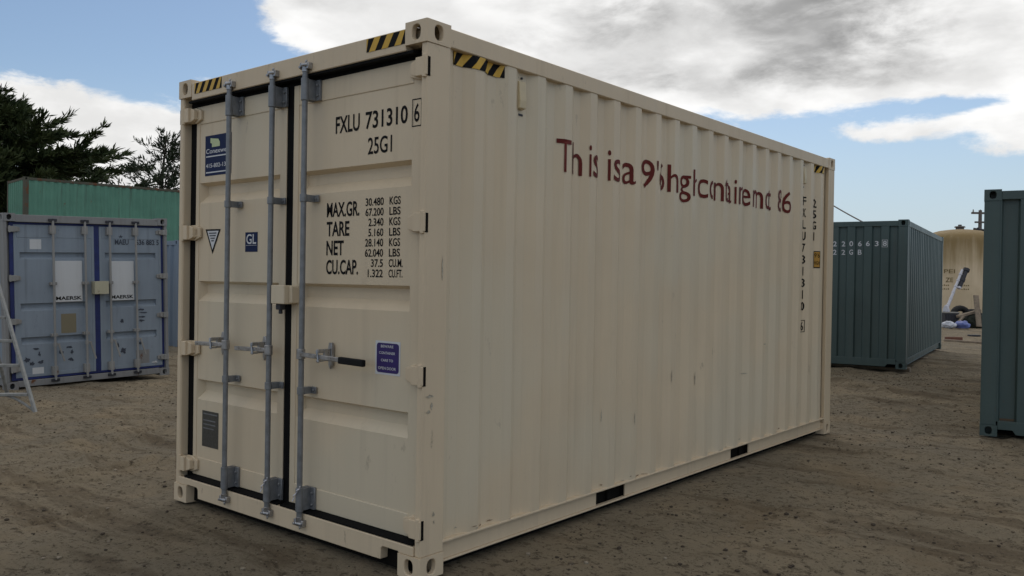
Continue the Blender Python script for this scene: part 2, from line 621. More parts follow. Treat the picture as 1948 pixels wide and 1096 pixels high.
tag(g, 'bare brown dirt yard with ruts and clods', 'ground', kind='structure')


def scatter_stones():
    """pebbles and dirt clods, too many to count"""
    ico = bmesh.new()
    bmesh.ops.create_icosphere(ico, subdivisions=1, radius=1)
    iv = np.array([v.co[:] for v in ico.verts])
    ifc = np.array([[v.index for v in f.verts] for f in ico.faces])
    ico.free()
    n = 32000
    pts = []
    r = RNG.random((n * 5, 4))
    xs = -10.5 + r[:, 0] * 17
    ys = -2.6 + r[:, 1] * 17
    inside = (xs > -2.5) & (xs < .06) & (ys > -.05) & (ys < 6.15)
    keep = ~inside & (r[:, 2] < .35 + 1.2 * np.clip(smooth_noise(xs * .7, ys * .7, 21) + .1, 0, 1))
    xs, ys, sz = xs[keep][:n], ys[keep][:n], r[keep][:n, 3]
    n = len(xs)
    size = .0024 + .009 * sz ** 14 + .0036 * sz
    zs = ground_h(xs, ys)
    jit = 1 + .35 * (RNG.random((n, len(iv), 1)) - .5)
    sq = np.stack([1 + .5 * RNG.random(n), 1 + .3 * RNG.random(n), .55 + .3 * RNG.random(n)], -1)[:, None, :]
    ang = RNG.random(n) * 6.28
    P = iv[None] * jit * sq * size[:, None, None]
    c, s = np.cos(ang)[:, None], np.sin(ang)[:, None]
    P = np.stack([P[..., 0] * c - P[..., 1] * s, P[..., 0] * s + P[..., 1] * c, P[..., 2]], -1)
    P += np.stack([xs, ys, zs + size * .25], -1)[:, None, :]
    F = (ifc[None] + (np.arange(n) * len(iv))[:, None, None]).reshape(-1, 3)
    me = bpy.data.meshes.new('pebbles')
    me.from_pydata(P.reshape(-1, 3).tolist(), [], F.tolist())
    for nm, c in (('clod_dark', (.055, .041, .029)), ('clod_mid', (.13, .10, .068)), ('stone_pale', (.26, .22, .165))):
        me.materials.append(plain(nm, c, .95, 0, .25, 30))
    mi = np.repeat(RNG.choice(3, n, p=[.5, .36, .14]), len(ifc))
    me.polygons.foreach_set('material_index', mi.astype(np.int32))
    o = bpy.data.objects.new('pebbles', me)
    COL.objects.link(o)
    tag(o, 'loose pebbles and clods strewn over the dirt yard', 'pebbles', kind='stuff')


scatter_stones()

# ------------------------------------------------------------------ lettering
_tc = bpy.data.curves.new('tmp_text', 'FONT')
_to = bpy.data.objects.new('tmp_text', _tc)
COL.objects.link(_to)


def text_bm(s, box, bold=0.0, bar=0.0):
    """text as a flat bmesh in (u, v), fitted to box = (u0, u1, v0, v1)"""
    _tc.body = s
    _tc.size = 1.0
    _tc.offset = bold
    _tc.fill_mode = 'FRONT'
    _tc.resolution_u = 4
    bpy.context.view_layer.update()
    me = bpy.data.meshes.new_from_object(_to)
    bm = bmesh.new()
    bm.from_mesh(me)
    bpy.data.meshes.remove(me)
    bmesh.ops.remove_doubles(bm, verts=bm.verts, dist=1e-5)
    xs = [v.co.x for v in bm.verts]
    ys = [v.co.y for v in bm.verts]
    x0, x1, y0, y1 = min(xs), max(xs), min(ys), max(ys)
    u0, u1, v0, v1 = box
    for v in bm.verts:
        v.co = ((v.co.x - x0) / (x1 - x0) * (u1 - u0) + u0, (v.co.y - y0) / (y1 - y0) * (v1 - v0) + v0, 0)
    return bm


def rect_bm(bm, u0, u1, v0, v1):
    vs = [bm.verts.new((a, b, 0)) for a, b in ((u0, v0), (u1, v0), (u1, v1), (u0, v1))]
    bm.faces.new(vs)


def finish_bm(bm, name, mapping, mat, parent, cuts=None):
    if cuts:
        for c in cuts:
            bmesh.ops.bisect_plane(bm, geom=list(bm.verts) + list(bm.edges) + list(bm.faces), plane_co=(c, 0, 0), plane_no=(1, 0, 0))
    for v in bm.verts:
        v.co = mapping(v.co.x, v.co.y)
    me = bpy.data.meshes.new(name)
    bm.to_mesh(me)
    bm.free()
    me.materials.append(mat)
    o = bpy.data.objects.new(name, me)
    COL.objects.link(o)
    o.parent = parent
    return o


def merge_bm(lst):
    out = bmesh.new()
    for b in lst:
        me = bpy.data.meshes.new('t')
        b.to_mesh(me)
        b.free()
        out.from_mesh(me)
        bpy.data.meshes.remove(me)
    return out


# ------------------------------------------------------------------ container builder


def hole_plate(mb, o, u, v, w, h, hw, hh, d, mi=0, n=20):
    """rectangular plate w x h at o (corner), axes u, v, with an oval hole (half sizes hw, hh) sunk d along -(u x v)"""
    o, u, v = Vector(o), Vector(u), Vector(v)
    nrm = u.cross(v)
    c = o + u * w / 2 + v * h / 2
    ring, rec, inn = [], [], []
    for k in range(n):
        a = 2 * PI * (k + .5) / n
        ca, sa = math.cos(a), math.sin(a)
        e = 1.0 / max(abs(ca), abs(sa))
        # superellipse hole
        q = (abs(ca) ** 2.6 + abs(sa) ** 2.6) ** (-1 / 2.6)
        ring.append(c + u * (hw * q * ca) + v * (hh * q * sa))
        inn.append(ring[-1] - nrm * d)
        rec.append(c + u * (w / 2 * max(-1, min(1, e * ca))) + v * (h / 2 * max(-1, min(1, e * sa))))
    vs = rec + ring + inn
    fs = []
    for k in range(n):
        j = (k + 1) % n
        fs.append((k, j, n + j, n + k))
        fs.append((n + k, n + j, 2 * n + j, 2 * n + k))
    mb.add(vs, fs, mi)
    # the four corners cut by the ring sampling
    for sx in (-1, 1):
        for sy in (-1, 1):
            cr = c + u * (sx * w / 2) + v * (sy * h / 2)
            near = sorted(range(n), key=lambda k: (rec[k] - cr).length)[:2]
            mb.add([rec[near[0]], cr, rec[near[1]]], [(0, 1, 2)], mi)


def casting(x, y, z, sx, sy, parent, mat):
    """corner casting with its outer corner at (x, y, z..z+.118); sx, sy point outwards"""
    a, b, h = .162, .178, .118
    mb = MB()
    x2, y2 = x - sx * a, y - sy * b
    xl, xr, yl, yr = min(x, x2), max(x, x2), min(y, y2), max(y, y2)
    # end face (normal sy in y) and side face (normal sx in x) carry the holes
    if sy < 0:
        hole_plate(mb, (xl, y, z), (1, 0, 0), (0, 0, 1), a, h, .032, .040, .03)
    else:
        hole_plate(mb, (xr, y, z), (-1, 0, 0), (0, 0, 1), a, h, .032, .040, .03)
    if sx > 0:
        hole_plate(mb, (x, yl, z), (0, 1, 0), (0, 0, 1), b, h, .032, .040, .03)
    else:
        hole_plate(mb, (x, yr, z), (0, -1, 0), (0, 0, 1), b, h, .032, .040, .03)
    mb.quad((xl, yl, z), (xr, yl, z), (xr, yr, z), (xl, yr, z))
    mb.quad((xl, yl, z + h), (xr, yl, z + h), (xr, yr, z + h), (xl, yr, z + h))
    mb.quad((x2, yl, z), (x2, yr, z), (x2, yr, z + h), (x2, yl, z + h))
    mb.quad((xl, y2, z), (xr, y2, z), (xr, y2, z + h), (xl, y2, z + h))
    o = mb.build('corner_casting', mat, parent, recalc=False)
    me = o.data
    bm = bmesh.new()
    bm.from_mesh(me)
    bmesh.ops.remove_doubles(bm, verts=bm.verts, dist=1e-4)
    bm.to_mesh(me)
    bm.free()
    md = o.modifiers.new('bevel', 'BEVEL')
    md.width = .005
    md.segments = 2
    md.limit_method = 'ANGLE'
    md.angle_limit = math.radians(50)
    return o


def knots(s0, s1, first_end, pitch=.2785, outer=.072, slope=.068, do=.006, di=.042):
    """trapezoid corrugation between s0 and s1; returns list of (s, depth below the outer face)"""
    k = [(s0, do)]
    e = first_end
    while e < s1 - .05:
        k.append((e, do))
        inner = pitch - outer - 2 * slope
        for ds, d in ((slope, di), (slope + inner, di), (2 * slope + inner, do)):
            if e + ds < s1 - .02:
                k.append((e + ds, d))
        e += pitch
    k.append((s1, k[-1][1]))
    return k


def depth_at(k, s):
    for (a, da), (b, db) in zip(k, k[1:]):
        if a <= s <= b:
            return da if b - a < 1e-9 else da + (db - da) * (s - a) / (b - a)
    return k[0][1] if s < k[0][0] else k[-1][1]


def corrugated(name, k, P, z0, z1, mat, parent):
    """sheet following knots k; P(s, depth, z) gives the point"""
    mb = MB()
    n = len(k)
    # pressed sheet is never dead straight: millimetre buckles between the rails
    rows = [z0 + (z1 - z0) * t for t in np.linspace(0, 1, 12)]
    rr = random.Random(len(parent.children) + n)
    vs = []
    for j, z in enumerate(rows):
        amp = .0016 if 0 < j < len(rows) - 1 else 0.0
        for i, (s, d) in enumerate(k):
            w = math.sin(s * 2.1 + 1.3 * math.sin(z * 1.7)) * math.sin(PI * j / (len(rows) - 1))
            vs.append(P(s, d + amp * .8 * w + amp * .5 * rr.uniform(-1, 1), z))
    fs = [(j * n + i, j * n + i + 1, (j + 1) * n + i + 1, (j + 1) * n + i) for j in range(len(rows) - 1) for i in range(n - 1)]
    mb.add(vs, fs)
    return mb.build(name, mat, parent, recalc=False)


def container(name, L, H, mat, matf, loc, yaw, tilt=0.0, doors=True, W=2.438, side_first=.178, end_pitch=.2785, pockets=((1.68, 2.04), (3.73, 4.09)), fine=True, endk=None):
    """ISO box in its own frame: x 0..W, y 0 (door end)..L, z 0..H"""
    R = Matrix.Rotation(yaw, 4, 'Z') @ Matrix.Rotation(tilt, 4, 'Y')
    e = empty(name, loc, R.to_euler())
    for cx, sx in ((0, -1), (W, 1)):
        for cy, sy in ((0, -1), (L, 1)):
            for cz in (0, H - .118):
                casting(cx, cy, cz, sx, sy, e, matf)
    # posts
    for s in (0, 1):
        X = (lambda v: v) if s == 0 else (lambda v: W - v)
        if doors:
            mb = MB()
            poly = [(X(.005), .010), (X(.046), .010), (X(.052), .022), (X(.052), .085), (X(.10), .095), (X(.10), .125), (X(.02), .178), (X(.003), .178)]
            mb.prism(poly, 'z', .118, H - .118)
            mb.build('corner_post', matf, e, bevel=.006, seg=2)
        else:
            mb = MB()
            mb.prism([(X(.003), .005), (X(.15), .005), (X(.15), .03), (X(.05), .06), (X(.05), .178), (X(.003), .178)], 'z', .118, H - .118)
            mb.build('corner_post', matf, e, bevel=.005, seg=2)
        mb = MB()
        mb.prism([(X(.003), L - .005), (X(.15), L - .005), (X(.15), L - .03), (X(.05), L - .06), (X(.05), L - .165), (X(.003), L - .178)], 'z', .118, H - .118)
        mb.build('corner_post', matf, e, bevel=.005, seg=2)
        # side rails
        mb = MB()
        mb.box(*sorted((X(.004), X(.064))), .178, L - .178, H - .112, H - .014)
        mb.build('top_rail', matf, e, bevel=.004)
        mb = MB()
        ys = [.178]
        for a, b in (pockets or ()):
            ys += [a, b]
        ys.append(L - .178)
        for a, b in zip(ys[::2], ys[1::2]):
            mb.box(*sorted((X(.040), X(.052))), a, b, .0605, .1595)
        mb.box(*sorted((X(.026), X(.060))), .178, L - .178, .050, .0602)
        mb.box(*sorted((X(.007), X(.064))), .178, L - .178, .160, .172)
        mb.build('bottom_rail', matf, e, bevel=.002)
        if pockets:
            for a, b in pockets:
                mb = MB()
                xq = X(.084)
                xp = X(.05)
                mb.box(*sorted((xp, xq)), a - .006, a, .05, .165)
                mb.box(*sorted((xp, xq)), b, b + .006, .05, .165)
                mb.box(*sorted((X(.082), X(.084))), a, b, .05, .158)
                mb.box(*sorted((xp, xq)), a, b, .157, .1645)
                mb.build('fork_pocket', M['shade_dark'], e)  # pocket walls carry the colour of deep shade
        k = knots(.176, L - .176, side_first)
        corrugated('side_panel', k, lambda sv, d, z: (X(d + .004), sv, z), .1715, H - .108, mat, e)
    # under-frame: cross-members plus an added dark skirt, standing in for shade below the floor
    mb = MB()
    mb.box(.10, W - .10, .20, L - .20, .006, .030)
    for q in range(int((L - .6) / .3)):
        mb.box(.062, W - .062, .35 + q * .3, .40 + q * .3, .031, .160)
    mb.box(.085, .098, .19, L - .19, .008, .164)
    mb.box(W - .098, W - .085, .19, L - .19, .008, .164)
    mb.build('under_frame_shade', M['shade_dark'], e)
    # roof, floor
    mb = MB()
    kk = knots(.06, L - .06, .2, .25, .08, .05, 0, .02)
    n = len(kk)
    mb.add([(x, s, H - .02 - d) for x in (.05, W - .05) for s, d in kk], [(i, i + 1, n + i + 1, n + i) for i in range(n - 1)])
    mb.build('roof', mat, e)
    mb = MB()
    mb.box(.06, W - .06, .12, L - .06, .166, .19)
    mb.build('floor', M['wood_floor'], e)

    def end_wall(y, sy):
        k = endk or knots(.12, W - .12, .15, end_pitch, .11, .03, .012, .058)
        corrugated('end_panel', k, lambda sv, d, z: (sv, y - sy * d, z), .16, H - .10, mat, e)
        mb = MB()
        mb.box(.162, W - .162, *sorted((y - sy * .006, y - sy * .066)), H - .108, H - .018)
        mb.build('end_rail', matf, e, bevel=.004)
        mb = MB()
        ya, yb = sorted((y - sy * .008, y - sy * .066))
        mb.prism([(.162, .165), (.162, .075), (.30, .075), (.33, .03), (W - .33, .03), (W - .30, .075), (W - .162, .075), (W - .162, .165)], 'y', ya, yb)
        mb.build('end_rail', matf, e, bevel=.004)

    end_wall(L, 1)
    if not doors:
        end_wall(0, -1)
    e.rotation_mode = 'XYZ'
    return e


def door_leaf(e, x0, x1, z0, z1, zs0, zs1, bands, bx0, bx1, mat, yd=.062, stile=None):
    """one door leaf: frame tubes and a sheet with pressed channels"""
    st = stile or (.04, .04)
    mb = MB()
    mb.box(x0, x0 + st[0], yd, yd + .05, z0, z1)
    mb.box(x1 - st[1], x1, yd, yd + .05, z0, z1)
    mb.box(x0 + st[0], x1 - st[1], yd + .0005, yd + .05, zs1, z1)
    mb.box(x0 + st[0], x1 - st[1], yd + .0005, yd + .05, z0, zs0)
    frame = mb.build('door', mat, e, bevel=.004, seg=2)
    mb = MB()
    a, b = x0 + st[0] - .002, x1 - st[1] + .002
    ys = yd + .006
    z = zs1 + .002
    for zt, zb in bands:
        mb.quad((a, ys, z), (b, ys, z), (b, ys, zt), (a, ys, zt))
        mb.quad((a, ys, zt), (bx0, ys, zt), (bx0, ys, zb), (a, ys, zb))
        mb.quad((bx1, ys, zt), (b, ys, zt), (b, ys, zb), (bx1, ys, zb))
        yi = ys + .052
        o4 = [(bx0, ys, zt), (bx1, ys, zt), (bx1, ys, zb), (bx0, ys, zb)]
        h = zt - zb
        i4 = [(bx0 + .022, yi, zt - .13 * h), (bx1 - .010, yi, zt - .13 * h), (bx1 - .010, yi, zb + .42 * h), (bx0 + .022, yi, zb + .42 * h)]
        for i in range(4):
            j = (i + 1) % 4
            mb.quad(o4[i], o4[j], i4[j], i4[i])
        mb.quad(*i4)
        z = zb
    mb.quad((a, ys, z), (b, ys, z), (b, ys, zs0 - .002), (a, ys, zs0 - .002))
    mb.build('door_sheet', mat, frame, recalc=False)
    return frame


def hinge(door, x_edge, z, s, mat, yd=.062, h=.10):
    """hinge blade on the leaf and knuckle at the post; s=+1: post lies towards +x"""
    mb = MB()
    x = x_edge
    bl = [(x + s * .050, z + h * .48), (x - s * .02, z + h * .5), (x - s * .085, z + h * .30), (x - s * .085, z - h * .30), (x - s * .02, z - h * .5), (x + s * .050, z - h * .48)]
    mb.prism(bl, 'y', yd - .018, yd - .001)
    mb.prism([(x + s * .083, z + h * .46), (x + s * .004, z + h * .46), (x + s * .004, z - h * .46), (x + s * .083, z - h * .46)], 'y', yd - .064, yd - .0185)
    mb.prism([(x + s * .004, z + h * .46), (x - s * .045, z + h * .30), (x - s * .045, z - h * .30), (x + s * .004, z - h * .46)], 'y', yd - .048, yd - .0185)
    mb.cyl((x + s * .066, yd - .058, z - h * .56), (x + s * .066, yd - .058, z + h * .56), .0125, 10)
    for zz in (-.22, .22):
        mb.cyl((x - s * .045, yd - .024, z + zz * h), (x - s * .045, yd - .017, z + zz * h), .007, 8)
    return mb.build('hinge', mat, door, bevel=.003)


# ------------------------------------------------------------------ the beige container
W20, L20, HC = 2.438, 6.058, 2.896
main = container('shipping_container', L20, HC, M['beige'], M['beige_rail'], (-W20, 0, 0), 0.0)
tag(main, 'large beige shipping container with red lettering along its corrugated side', 'container')

# header and sill of the door end
mb = MB()
mb.box(.162, W20 - .162, .004, .060, 2.752, 2.868)
mb.box(.10, W20 - .10, .0605, .11, 2.775, 2.868)
mb.build('door_header', M['beige_rail'], main, bevel=.004)
mb = MB()
mb.prism([(.052, .168), (.052, .1188), (.163, .1188), (.165, .125), (.285, .125), (.300, .112), (.302, .052), (W20 - .302, .052), (W20 - .300, .112), (W20 - .285, .125), (W20 - .165, .125), (W20 - .163, .1188), (W20 - .052, .1188), (W20 - .052, .168)], 'y', .004, .060)
mb.build('door_sill', M['beige_rail'], main, bevel=.004)
mb = MB()
mb.box(.14, W20 - .14, .0605, .11, .008, .165)
mb.build('sill_shade_backing', M['shade_dark'], main)  # dark backing added so the gaps under the sill look shaded

BANDS = [(2.192, 2.052), (1.522, 1.384), (.848, .710)]
DZ0, DZ1, S0, S1 = .190, 2.716, .312, 2.594
dl = door_leaf(main, .132, 1.168, DZ0, DZ1, S0, S1, BANDS, .176, 1.098, M['beige'])
dr = door_leaf(main, 1.238, 2.352, DZ0, DZ1, S0, S1, BANDS, 1.300, 2.268, M['beige'], stile=(.05, .07))


def seal_frame(door, x0, x1, z0, z1, mat, yd=.062, wl=.055, wr=.03, zt=.035, zb=.02, lip=.0):
    mb = MB()
    mb.box(x0 - wl, x0 - .001, yd + .006, yd + .03, z0 - zb, z1 + zt)
    mb.box(x1 + .001, x1 + wr, yd + .006, yd + .03, z0 - zb, z1 + zt)
    mb.box(x0, x1, yd + .0065, yd + .03, z1 + .001, z1 + zt)
    mb.box(x0, x1, yd + .0065, yd + .03, z0 - zb, z0 - .001)
    if lip:
        mb.prism([(yd + .004, z0 - .0015), (yd + .004, z0 - .012), (.012, z0 - lip), (.012, z0 - lip + .008)], 'x', x0 - .02, x1 + .02)
    return mb.build('door_seal', mat, door)


mb = MB()
mb.box(.11, W20 - .11, .012, .0605, 2.738, 2.7515)
mb.build('header_shade_seal', M['rubber'], main)  # rubber strip added to blacken the underside of the header
seal_frame(dl, .132, 1.168, DZ0, DZ1, M['rubber'], wl=.075, wr=.0335, lip=.0195)
seal_frame(dr, 1.238, 2.352, DZ0, DZ1, M['rubber'], wl=.0355, wr=.03, lip=.0195)
for z in (2.655, 1.852, 1.058, .262):
    hinge(dr, 2.352, z, 1, M['beige_rail'], h=.105)
    hinge(dl, .132, z, -1, M['beige_rail'], h=.105)

# slots in the posts beside each hinge, their shade painted as dark blocks on the outer side
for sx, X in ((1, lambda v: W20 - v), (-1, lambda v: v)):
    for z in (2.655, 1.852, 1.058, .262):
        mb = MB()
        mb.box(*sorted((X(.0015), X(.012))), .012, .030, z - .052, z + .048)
        mb.build('hinge_slot', M['shade_dark'], main)


def locking_bar(door, x, hand, hz, grip, L):
    """locking rod with cams, guides, handle; hand=+1 handle points to +x"""
    yb = -.016
    mb = MB()
    mb.cyl((x, yb, .115), (x, yb, 2.78), .0165, 14)
    mb.build('locking_bar', M['galv'], door, smooth=40)
    # guides with flanges, each a piece of its own
    for z0, z1 in ((2.590, 2.720), (.185, .325)):
        mb = MB()
        mb.cyl((x, yb, z0), (x, yb, z1), .0235, 14)
        mb.box(x + .004, x + .020, yb + .012, .0615, z0 + .006, z1 - .004)
        mb.box(x + .0205, x + .058, .046, .0615, z0 + .006, z1 - .004)
        mb.box(x - .032, x - .006, yb + .024, .0615, z0 + .004, z1 - .004)
        for zz in (z0 + .035, z1 - .035):
            mb.cyl((x + .040, .047, zz), (x + .040, .034, zz), .008, 8)
        mb.build('bar_guide', M['galv'], door, bevel=.002, smooth=40)
    for z in (2.022, .894):
        mb = MB()
        mb.cyl((x, yb, z - .022), (x, yb, z + .022), .0225, 14)
        mb.box(x + .004, x + .018, yb + .014, .0615, z - .02, z + .02)
        mb.box(x + .0185, x + .050, .048, .0615, z - .02, z + .02)
        mb.box(x - .028, x - .006, yb + .024, .0615, z - .018, z + .018)
        mb.cyl((x + .036, .049, z), (x + .036, .038, z), .007, 8)
        mb.build('bar_guide', M['galv'], door, bevel=.002, smooth=40)
    # cams and keepers
    for zc, s in ((2.790, 1), (.120, -1)):
        mb = MB()
        mb.cyl((x, yb, zc - .035 * s), (x, yb, zc + .016 * s), .0195, 12)
        mb.cyl((x - .014, yb - .012, zc + .004 * s), (x + .034, yb - .006, zc + .004 * s), .013, 10)
        mb.cyl((x + .012, yb - .008, zc + .010 * s), (x + .020, yb - .006, zc + .034 * s), .0065, 8)
        mb.box(x - .036, x - .020, yb - .014, .0045, zc - .018, zc + .022)
        mb.box(x + .022, x + .042, yb - .012, .0045, zc - .020, zc + .018)
        mb.cyl((x - .028, yb - .024, zc - .006), (x - .028, yb - .010, zc - .006), .009, 8)
        mb.build('cam_lock', M['zinc'], door, bevel=.003, smooth=45)
    # handle
    mb = MB()
    mb.cyl((x, yb - .004, hz - .030), (x, yb - .004, hz + .030), .026, 12)
    xa, xb = x + hand * .015, x + hand * L * (.72 if grip else 1)
    ya, ybb = yb - .020, yb - .024
    mb.obox(((xa + xb) / 2, (ya + ybb) / 2, hz - .004), ((xb - xa, ybb - ya, -.008), (0, 1, 0), (0, 0, 1)), (abs(xb - xa) / 2, .006, .013))
    mb.build('handle', M['zinc'], door, bevel=.003, smooth=45)
    if grip:
        mb = MB()
        mb.obox((x + hand * (L - .105), yb - .024, hz - .010), ((hand, 0, -.015), (0, 1, 0), (0, 0, 1)), (.105, .013, .019))
        mb.build('handle_grip', M['black_grip'], door, bevel=.006, seg=2)
    # retainer catch on the leaf
    xc = x + hand * (.19 if grip else .135)
    mb = MB()
    mb.prism([(xc - .010, hz + .074), (xc + .010, hz + .074), (xc + .017, hz + .05), (xc + .014, hz - .055), (xc, hz - .080), (xc - .014, hz - .055), (xc - .017, hz + .05)], 'y', .040, .0615)
    mb.box(xc - .008, xc + .008, yb + .012, .0405, hz - .03, hz + .04)
    mb.box(xc - .010, xc + .010, yb - .036, yb + .012, hz - .032, hz - .022)
    mb.cyl((xc - .006, yb - .032, hz + .035), (xc + .010, yb - .032, hz - .035), .0075, 8)
    mb.box(xc - .010, xc + .010, yb - .034, yb + .012, hz + .018, hz + .040)
    mb.build('handle_catch', M['zinc'], door, bevel=.003)


locking_bar(dl, .656, -1, 1.116, False, .33)
locking_bar(dl, 1.126, -1, 1.112, False, .33)
locking_bar(dr, 1.450, 1, 1.110, True, .585)
# cable seals looped over the lower guides
for d_, x in ((dl, 1.126), (dr, 1.450)):
    mb = MB()
    pth = [(x - .030 + .013 * t, -.044 + .008 * math.sin(t * 3), .245 + .10 * (t / 6) ** .7) for t in np.linspace(0, 6, 9)]
    mb.tube(pth, .0035, 6)
    mb.build('cable_seal', M['white_metal'], d_)

# lock box over the seam
mb = MB()
mb.box(1.158, 1.290, -.030, .061, 1.396, 1.508)
mb.box(1.290, 1.318, .005, .061, 1.402, 1.503)
lb = mb.build('lock_box', M['beige'], dl, bevel=.004)
mb = MB()
mb.box(1.18, 1.225, -.01, .03, 1.360, 1.3955)
mb.cyl((1.203, .01, 1.37), (1.203, .01, 1.335), .012, 10)
mb.build('padlock', M['dark_machine'], dl, bevel=.003)

# --- lettering and stickers on the doors (x, z) -> door face
YP = .0665


def on_door(y):
    return lambda u, v: (u + W20, y, v)


def flat(parts, name, mat, parent, y, mapper=None):
    for p_ in parts:
        finish_bm(p_, name, (mapper or on_door)(y), mat, parent)


Pd = YP
parts = [text_bm('FXLU', (-.806, -.595, 2.388, 2.486), .018), text_bm('731310', (-.545, -.205, 2.388, 2.486), .018),
         text_bm('25G1', (-.522, -.325, 2.246, 2.340), .012)]
fr = bmesh.new()
for a in ((-.166, -.094, 2.503, 2.509), (-.166, -.094, 2.362, 2.368), (-.166, -.161, 2.368, 2.503), (-.099, -.094, 2.368, 2.503)):
    rect_bm(fr, *a)
flat(parts, 'container_number', M['black_print'], dr, Pd)
flat([merge_bm([fr, text_bm('6', (-.150, -.110, 2.386, 2.484), .012)])], 'check_digit', M['black_print'], dr, .0608)
rows = [('MAX.GR.', -.876, -.587), ('TARE', -.876, -.672), ('NET', -.876, -.720), ('CU.CAP.', -.876, -.592)]
parts = []
for i, (s, a, b) in enumerate(rows):
    zt = 1.994 - i * .1105
    parts.append(text_bm(s, (a, b, zt - .085, zt), .022))
vals = [('30.480', 'KGS'), ('67.200', 'LBS'), ('2.340', 'KGS'), ('5.160', 'LBS'), ('28.140', 'KGS'), ('62.040', 'LBS'), ('37.5', 'CU.M.'), ('1.322', 'CU.FT.')]
for i, (a, b) in enumerate(vals):
    zt = 2.004 - i * .0565
    wd = .150 if len(a) == 6 else (.124 if len(a) == 5 else .098)
    parts.append(text_bm(a, (-.385 - wd, -.385, zt - .044, zt), .016))
    parts.append(text_bm(b, (-.338, -.250 if len(b) < 5 else -.228, zt - .044, zt), .016))
flat(parts, 'weight_lettering', M['black_print'], dr, Pd)

# customs triangle and class sticker on the left leaf
bm = bmesh.new()
bm.faces.new([bm.verts.new((a, b, 0)) for a, b in ((-2.184, 1.874), (-2.094, 1.706), (-1.997, 1.872))])
flat([bm], 'triangle_sticker', M['black_print'], dl, Pd - .0005)
bm = bmesh.new()
bm.faces.new([bm.verts.new((a, b, 0)) for a, b in ((-2.160, 1.862), (-2.093, 1.735), (-2.020, 1.861))])
flat([bm], 'triangle_sticker_face', M['white_print'], dl, Pd - .0015)
for (a, b, z) in ((-2.138, -2.045, 1.842), (-2.130, -2.052, 1.825), (-2.118, -2.066, 1.808), (-2.108, -2.076, 1.791)):
    bm = bmesh.new()
    rect_bm(bm, a, b, z, z + .008)
    flat([bm], 'triangle_sticker_print', M['faded_print'], dl, Pd - .0025)
bm = bmesh.new()
rect_bm(bm, -1.708, -1.570, 1.716, 1.842)
flat([bm], 'class_sticker', M['navy'], dl, Pd)
bm = bmesh.new()
rect_bm(bm, -1.700, -1.578, 1.757, 1.759)
flat([text_bm('GL', (-1.694, -1.584, 1.766, 1.830), .012), bm], 'class_sticker_print', M['white_print'], dl, Pd - .001)
# supplier sticker
bm = bmesh.new()
rect_bm(bm, -2.200, -1.880, 2.236, 2.508)
flat([bm], 'supplier_sticker', M['navy'], dl, Pd)
bm = bmesh.new()
bm.faces.new([bm.verts.new((a, b, 0)) for a, b in ((-2.135, 2.490), (-2.135, 2.458), (-2.116, 2.452), (-2.116, 2.428), (-2.02, 2.428), (-2.02, 2.455), (-2.038, 2.478), (-2.09, 2.484))])
flat([bm], 'supplier_emblem', M['pale_green_print'], dl, Pd - .001)
bm = bmesh.new()
rect_bm(bm, -2.188, -1.89, 2.362, 2.370)
rect_bm(bm, -2.188, -1.89, 2.254, 2.262)
flat([text_bm('Conexwest', (-2.188, -1.890, 2.386, 2.418), .01), bm, text_bm('415-802-1300', (-2.188, -1.890, 2.290, 2.318), .012)], 'supplier_print', M['white_print'], dl, Pd - .001)
# data plate
bm = bmesh.new()
rect_bm(bm, -2.196, -1.995, .396, .640)
flat([bm], 'data_plate', M['plate'], dl, Pd)
for (b, z) in ((-2.01, .616), (-2.03, .572), (-2.03, .545), (-2.05, .518)):
    bm = bmesh.new()
    rect_bm(bm, -2.18, b, z, z + .008)
    flat([bm], 'data_plate_print', M['galv'], dl, Pd - .001)
# purple warning sticker
bm = bmesh.new()
rect_bm(bm, -.434, -.234, 1.034, 1.218)
flat([bm], 'warning_sticker', M['white_print'], dr, Pd)
bm = bmesh.new()
pts = []
for cx, cz, a0 in ((-.262, 1.190, 0), (-.406, 1.190, 90), (-.406, 1.062, 180), (-.262, 1.062, 270)):
    for t in range(0, 91, 30):
        a = math.radians(a0 + t)
        pts.append((cx + .017 * math.cos(a), cz + .017 * math.sin(a), 0))
bm.faces.new([bm.verts.new(p) for p in pts])
flat([bm], 'warning_sticker_face', M['purple'], dr, Pd - .001)
flat([text_bm('BEWARE', (-.388, -.288, 1.182, 1.196), .01), text_bm('CONTAINER', (-.402, -.274, 1.146, 1.160), .01), text_bm('CARE TO', (-.386, -.290, 1.106, 1.120), .01), text_bm('OPEN DOOR', (-.408, -.266, 1.062, 1.077), .01)], 'warning_sticker_print', M['white_print'], dr, Pd - .002)

# hazard tape: black ground with yellow slashes


def slashes(u0, u1, v0, v1, n, lean, start=0.0):
    bm = bmesh.new()
    p = (u1 - u0) / n
    for i in range(-1, n + 1):
        a = u0 + (i + start) * p
        q = [(a, v0), (a + p * .5, v0), (a + p * .5 + lean, v1), (a + lean, v1)]
        if q[0][0] < u0 - 1e-6 and q[1][0] + max(lean, 0) <= u0:
            continue
        cl = []
        for (x, y) in q:
            cl.append((min(max(x, u0), u1), y))
        if abs(cl[1][0] - cl[0][0]) + abs(cl[2][0] - cl[3][0]) < 1e-4:
            continue
        try:
            bm.faces.new([bm.verts.new((x, y, 0)) for x, y in cl])
        except ValueError:
            pass
    return bm


for (a, b, z0, z1, n, st) in ((-.470, -.166, 2.790, 2.862, 3, .2), (-2.236, -1.905, 2.790, 2.862, 4, .2)):
    bm = bmesh.new()
    rect_bm(bm, a, b, z0, z1)
    flat([bm], 'hazard_tape', M['black_print'], main, .0025)
    flat([slashes(a, b, z0, z1, n, .045, st)], 'hazard_stripes', M['yellow'], main, .0012)

# --- side prints draped over the corrugation
SK = knots(.176, L20 - .176, .178)
SCUT = [s for s, d in SK]


